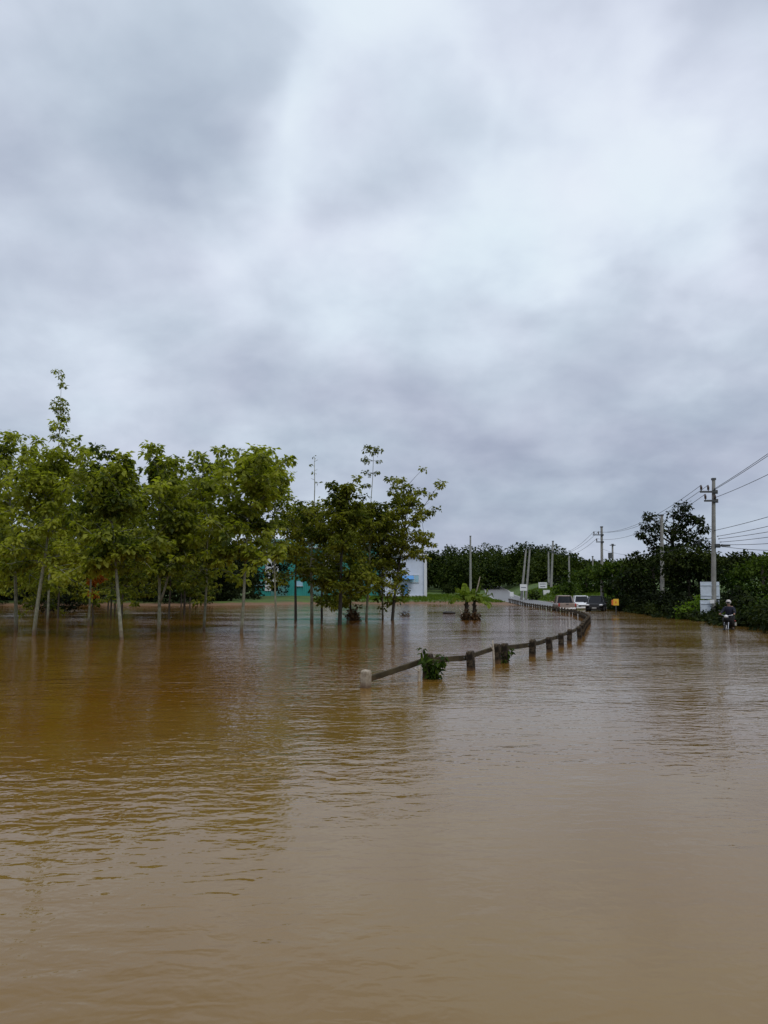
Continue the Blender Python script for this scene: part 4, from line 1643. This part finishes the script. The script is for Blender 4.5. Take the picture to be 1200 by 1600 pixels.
def vehicle(name, X, Y, z, rz, label, paint, kind):
    """length along +x (front), origin under the middle"""
    t = thing(name, (X, Y, z), label, 'car' if kind != 'pickup' else 'pickup', 'cars stopped on the flooded road', rz)
    if kind == 'pickup':
        Ln, hw, belt, roof = 5.2, 0.90, 1.05, 1.74
        st = [(-2.6, .62, .98, .84), (-2.56, .48, 1.02, .89), (-1.0, .42, 1.04, .90), (.9, .38, 1.06, .90), (1.25, .38, 1.08, .90), (2.2, .42, 1.0, .88), (2.52, .5, .92, .82), (2.6, .6, .82, .74)]
        cab = [(-.95, .55), (-.75, -.05)]
        gb, gt = (-1.0, 1.35), (-.72, .72)
    else:
        Ln, hw, belt, roof = 4.5, 0.89, 1.02, 1.68 if kind == 'suv' else 1.5
        st = [(-2.25, .62, .90, .80), (-2.2, .45, 1.0, .87), (-1.4, .35, 1.03, .89), (.6, .33, 1.03, .89), (1.0, .35, 1.02, .89), (1.9, .4, .92, .86), (2.2, .5, .82, .8), (2.27, .58, .74, .7)]
        gb, gt = (-2.1, 1.15), (-1.75 if kind == 'suv' else -1.2, .35)
    m = MB()
    m.loft([sup(0, (a + b) / 2, h, (b - a) / 2, 24, 5.0, x) for (x, a, b, h) in st])
    body = m.build('body', paint, t, True)
    # greenhouse: glass with a painted roof
    m = MB()

    def ring(x0, x1, w, z_, e=5.0, n=24):
        out = []
        for k in range(n):
            a = 2 * math.pi * (k + .5) / n
            c, s = math.cos(a), math.sin(a)
            out.append(Vector(((x0 + x1) / 2 + (x1 - x0) / 2 * math.copysign(abs(c) ** (2 / e), c), w * math.copysign(abs(s) ** (2 / e), s), z_)))
        return out
    m.loft([ring(gb[0], gb[1], hw * .92, belt - .06), ring(gt[0] - .04, gt[1] + .08, hw * .72, roof - .05)])
    gl = m.build('windows', 'car_glass', t)
    m = MB()
    m.loft([ring(gt[0] - .06, gt[1] + .10, hw * .73, roof - .06), ring(gt[0] - .02, gt[1] + .04, hw * .71, roof - .01), ring(gt[0] + .12, gt[1] - .14, hw * .56, roof + .02)])
    m.build('roof', paint, t, True)
    for sx in (-1, 1):
        for (xb, xt) in ((gb[0] + .06, gt[0] + .02), (gb[1] - .06, gt[1] + .04), ((gb[0] + gb[1]) / 2 - .1, (gt[0] + gt[1]) / 2)):
            m = MB()
            m.tube([(xb, sx * hw * .90, belt - .05), (xt, sx * hw * .715, roof - .04)], [.05, .045], 6)
            m.build('pillar', paint, gl)
    for x in (-1.45, 1.45):
        for y in (-hw + .01, hw - .01):
            wheel(t, x * Ln / 4.6, y)
    f, b = st[-1][0], st[0][0]
    for s in (-1, 1):
        m = MB()
        m.ball((f - .10, s * .64, .80), (.14, .2, .10))
        m.build('headlight', 'lamp_clear', t, True)
        m = MB()
        m.box((b + .02, s * (hw - .13), .86), (.12, .14, .30))
        m.build('tail_light', 'lamp_red', t, bevel=.02)
        m = MB()
        m.ball((gb[1] - .25, s * (hw + .12), belt + .06), (.07, .12, .08))
        m.build('mirror', paint, t, True)
    m = MB()
    m.box((f - .01, 0, .62), (.06, 1.0, .16))
    m.build('grille', 'car_trim', t, bevel=.02)
    m = MB()
    m.box((f - .06, 0, .42), (.22, 1.5, .16))
    m.build('front_bumper', paint if kind != 'pickup' else 'car_trim', t, bevel=.04)
    m = MB()
    m.box((f + .025, 0, .48), (.02, .44, .14))
    m.build('number_plate', 'plate', t)
    m = MB()
    m.box((b - .05, 0, .50), (.20, 1.62, .17))
    m.build('rear_bumper', 'car_chrome' if kind == 'pickup' else paint, t, bevel=.04)
    m = MB()
    m.box((b - .02 if kind != 'pickup' else b - .16, 0, .62 if kind != 'pickup' else .52), (.02, .44, .14))
    m.build('number_plate', 'plate', t)
    if kind == 'pickup':
        m = MB()
        m.box((b - .02, 0, .80), (.05, 1.46, .44))
        tg = m.build('tailgate', paint, t, bevel=.03)
        m = MB()
        m.box((b - .06, 0, .92), (.05, .24, .07))
        m.build('handle', 'car_trim', tg)
        m = MB()
        m.box((-1.8, 0, 1.06), (1.45, 1.5, .03))
        m.build('bed_cover', 'car_trim', t)
    return t


def road_spot(px, py):
    p = gnd(px, py)
    return p.x, p.y


x, y = (at(891, 950, 75).x, 75)
vehicle('pickup_truck', x, y + 2.6, -0.22, R(84), 'gold pickup seen from behind at the bend of the guardrail', 'car_gold', 'pickup')
x, y = (at(912, 950, 84).x, 84)
vehicle('parked_car', x, y + 1, -0.2, R(-99), 'white car facing the camera right of the gold pickup', 'car_white', 'suv')
x, y = (at(938, 950, 77).x, 77)
vehicle('parked_car', x, y + 1.5, -0.2, R(-110), 'black car in the shade right of the white car', 'car_black', 'suv')


# ------------------------------------------------------------------ rider on a motorcycle
def motorcycle(loc, rz):
    t = thing('motorcycle', loc, 'dark motorcycle with white front standing in the shallow flood', 'motorcycle', None, rz)
    for x in (-.62, .62):
        m = MB()
        ring = [(x + math.cos(a) * .27, 0, .31 + math.sin(a) * .27) for a in np.linspace(0, 2 * math.pi, 21)]
        m.tube(ring, .045, 8, cap=False)
        w = m.build('wheel', 'tyre', t, True)
        m = MB()
        m.tube([(x, -.05, .31), (x, .05, .31)], .06, 8)
        for k in range(6):
            a = k * math.pi / 3
            m.tube([(x, 0, .31), (x + math.cos(a) * .24, 0, .31 + math.sin(a) * .24)], .012, 4)
        m.build('rim', 'rim', w)
    m = MB()
    m.loft([sup(0, .50, .05, .10, 12, 3, -.35), sup(0, .48, .11, .16, 12, 3, -.1), sup(0, .46, .10, .12, 12, 3, .15), sup(0, .52, .06, .12, 12, 3, .4)])
    m.build('engine_body', 'car_black', t, True)
    m = MB()
    m.loft([sup(0, .78, .08, .05, 12, 3, -.72), sup(0, .76, .13, .06, 12, 3, -.4), sup(0, .73, .12, .06, 12, 3, 0), sup(0, .72, .07, .05, 12, 3, .15)])
    m.build('seat', 'dark_cloth', t, True)
    m = MB()
    m.loft([sup(0, .62, .06, .08, 12, 3, -.85), sup(0, .63, .11, .12, 12, 3, -.5), sup(0, .60, .10, .10, 12, 3, -.1)])
    m.build('tail_fairing', 'car_black', t, True)
    m = MB()
    m.tube([(.62, -.09, .31), (.42, -.09, .85)], .025, 6)
    m.tube([(.62, .09, .31), (.42, .09, .85)], .025, 6)
    m.build('fork', 'car_chrome', t)
    m = MB()
    m.loft([sup(0, .62, .16, .20, 14, 3, .36), sup(0, .68, .19, .20, 14, 3, .43), sup(0, .76, .12, .14, 14, 3, .52), sup(0, .80, .06, .06, 14, 3, .58)])
    fr = m.build('front_shield', 'car_black', t, True)
    m = MB()
    m.ball((.52, 0, .92), (.09, .09, .08))
    m.build('headlight', 'lamp_clear', fr, True)
    m = MB()
    m.tube([(.30, -.36, 1.02), (.38, -.2, .98), (.42, 0, .93), (.38, .2, .98), (.30, .36, 1.02)], .016, 6)
    hb = m.build('handlebar', 'car_chrome', t, True)
    for s in (-1, 1):
        m = MB()
        m.tube([(.36, s * .28, 1.0), (.38, s * .32, 1.16)], .008, 5)
        m.ball((.38, s * .34, 1.18), (.02, .06, .04))
        m.build('mirror', 'car_trim', hb, True)
    m = MB()
    m.ball((-.86, 0, .66), (.05, .09, .05))
    m.build('tail_light', 'lamp_red', t, True)
    m = MB()
    m.box((-.93, 0, .52), (.015, .20, .16))
    m.build('number_plate', 'plate', t)
    m = MB()
    m.box((.64, 0, .61), (.40, .10, .03))
    m.build('front_mudguard', 'car_black', t, bevel=.01)


def person(loc, rz):
    t = thing('person', loc, 'person in dark jacket and white helmet sitting on the motorcycle', 'person', None, rz)
    # continuous body grown from a skeleton with the skin modifier
    J = [((-.18, 0, .86), .13), ((-.15, 0, 1.0), .125), ((-.10, 0, 1.2), .14), ((-.07, 0, 1.33), .10), ((-.05, 0, 1.41), .055), ((-.03, 0, 1.47), .06), ((-.02, 0, 1.56), .085), ((-.02, 0, 1.64), .07)]
    E = [(i, i + 1) for i in range(7)]

    def chain(root, pts):
        prev = root
        for p_, r_ in pts:
            J.append((p_, r_))
            E.append((prev, len(J) - 1))
            prev = len(J) - 1
        return prev
    for s in (-1, 1):
        h = chain(3, [((-.07, s * .17, 1.34), .062), ((.02, s * .27, 1.16), .045), ((.20, s * .31, 1.07), .036), ((.29, s * .325, 1.055), .028), ((.33, s * .325, 1.05), .024)])
        for k, (dy, ln) in enumerate(((-.035, .9), (-.012, 1.0), (.012, .95), (.034, .75))):
            chain(h, [((.36, s * (.325 + dy), 1.045), .010), ((.372, s * (.325 + dy), 1.015), .009), ((.345, s * (.325 + dy), 1.0 - .008 * ln), .008)])
        chain(h - 1, [((.30, s * .29, 1.03), .011), ((.33, s * .285, 1.005), .010)])
        k = chain(0, [((-.12, s * .13, .86), .095), ((.22, s * .19, .80), .065), ((.16, s * .19, .45), .045), ((.13, s * .19, .34), .035), ((.25, s * .20, .30), .03)])
    me = bpy.data.meshes.new('body')
    me.from_pydata([j[0] for j in J], E, [])
    o = bpy.data.objects.new('body', me)
    link(o, t)
    md = o.modifiers.new('skin', 'SKIN')
    for i, sv in enumerate(me.skin_vertices[0].data):
        sv.radius = (J[i][1], J[i][1])
        sv.use_root = (i == 0)
    o.modifiers.new('sub', 'SUBSURF').levels = 1
    o.modifiers['sub'].render_levels = 1
    me.materials.append(MATS['skin'])
    m = MB()
    m.loft([[Vector((c[0] + math.cos(a) * rx, math.sin(a) * ry, c[1])) for a in np.linspace(0, 2 * math.pi, 15)[:-1]] for c, rx, ry in
            (((-.17, .84), .16, .19), ((-.15, 1.0), .155, .18), ((-.10, 1.2), .165, .21), ((-.08, 1.33), .14, .22), ((-.06, 1.40), .085, .12))])
    for s in (-1, 1):
        m.tube([(-.07, s * .15, 1.34), (-.03, s * .23, 1.24), (.02, s * .27, 1.16), (.20, s * .31, 1.07), (.27, s * .325, 1.058)], [.085, .078, .066, .052, .044], 9)
    m.build('jacket', 'navy_cloth', t, True)
    m = MB()
    for s in (-1, 1):
        m.tube([(-.2, s * .08, .86), (-.10, s * .13, .87), (.22, s * .19, .81), (.19, s * .19, .62), (.155, s * .19, .42)], [.13, .115, .085, .07, .058], 9)
        m.ball((.20, s * .195, .31), (.13, .05, .05))
    m.build('trousers', 'dark_cloth', t, True)
    m = MB()
    m.ball((-.03, 0, 1.60), (.135, .12, .13), 14, 9)
    hl = m.build('helmet', 'helmet_white', t, True)
    m = MB()
    m.ball((.045, 0, 1.585), (.07, .095, .06), 12, 7)
    m.build('visor', 'car_glass', hl, True)
    # face details: nose, eyes, mouth
    m = MB()
    m.ball((.075, 0, 1.55), (.02, .012, .022), 6, 5)
    m.build('nose', 'skin', t, True)


p = at(1140, 982, 38)
motorcycle((p.x, p.y, -0.28), R(-128))
person((p.x, p.y, -0.28), R(-128))
t = thing('bag', (p.x - .22, p.y - .35, .42), 'white bag hanging by the rider knee', 'bag')
m = MB()
m.loft([sup(0, .0, .09, .13, 12, 3, -.07), sup(0, -.02, .12, .16, 12, 3, 0), sup(0, 0, .09, .13, 12, 3, .07)])
m.build('pouch', 'bag_white', t, True)
m = MB()
m.tube([(0, -.06, .12), (0, -.03, .24), (0, .03, .24), (0, .06, .12)], .012, 5)
m.build('handle', 'bag_white', t)


# ------------------------------------------------------------------ bits of leaf and bark adrift
def drift_litter():
    rng = np.random.default_rng(77)
    lv = Leaves(rng)
    n = 70
    y = 13 + 26 * rng.uniform(size=n)
    x = rng.uniform(-0.5, 0.1, n) * y
    # most of it collects along the guardrail
    m_ = 90
    yy = rng.uniform(13, 60, m_)
    xx = guard_x(yy) + rng.normal(size=m_) * 0.35 - 0.1
    P = np.stack([np.concatenate([x, xx]), np.concatenate([y, yy]), np.full(n + m_, 0.006)], 1)
    k = len(P)
    D = np.stack([rng.normal(size=k), rng.normal(size=k), np.zeros(k)], 1)
    Nn = np.tile([0, 0, 1.0], (k, 1))
    Ln = rng.uniform(0.02, 0.09, k)
    lv.add(P, D, Nn, Ln, Ln * rng.uniform(.12, .35, k), rng.uniform(0, .9, k))
    V, T, Ti = lv.arrays()
    V[:, 2] = 0.004 + rng.uniform(0, 0.012, len(V))
    tag(tri_mesh('drifting_litter', V, T, 'dead_leaf', None, Ti), 'small brown bits of leaf and bark drifting on the flood', 'litter', kind='stuff')


drift_litter()
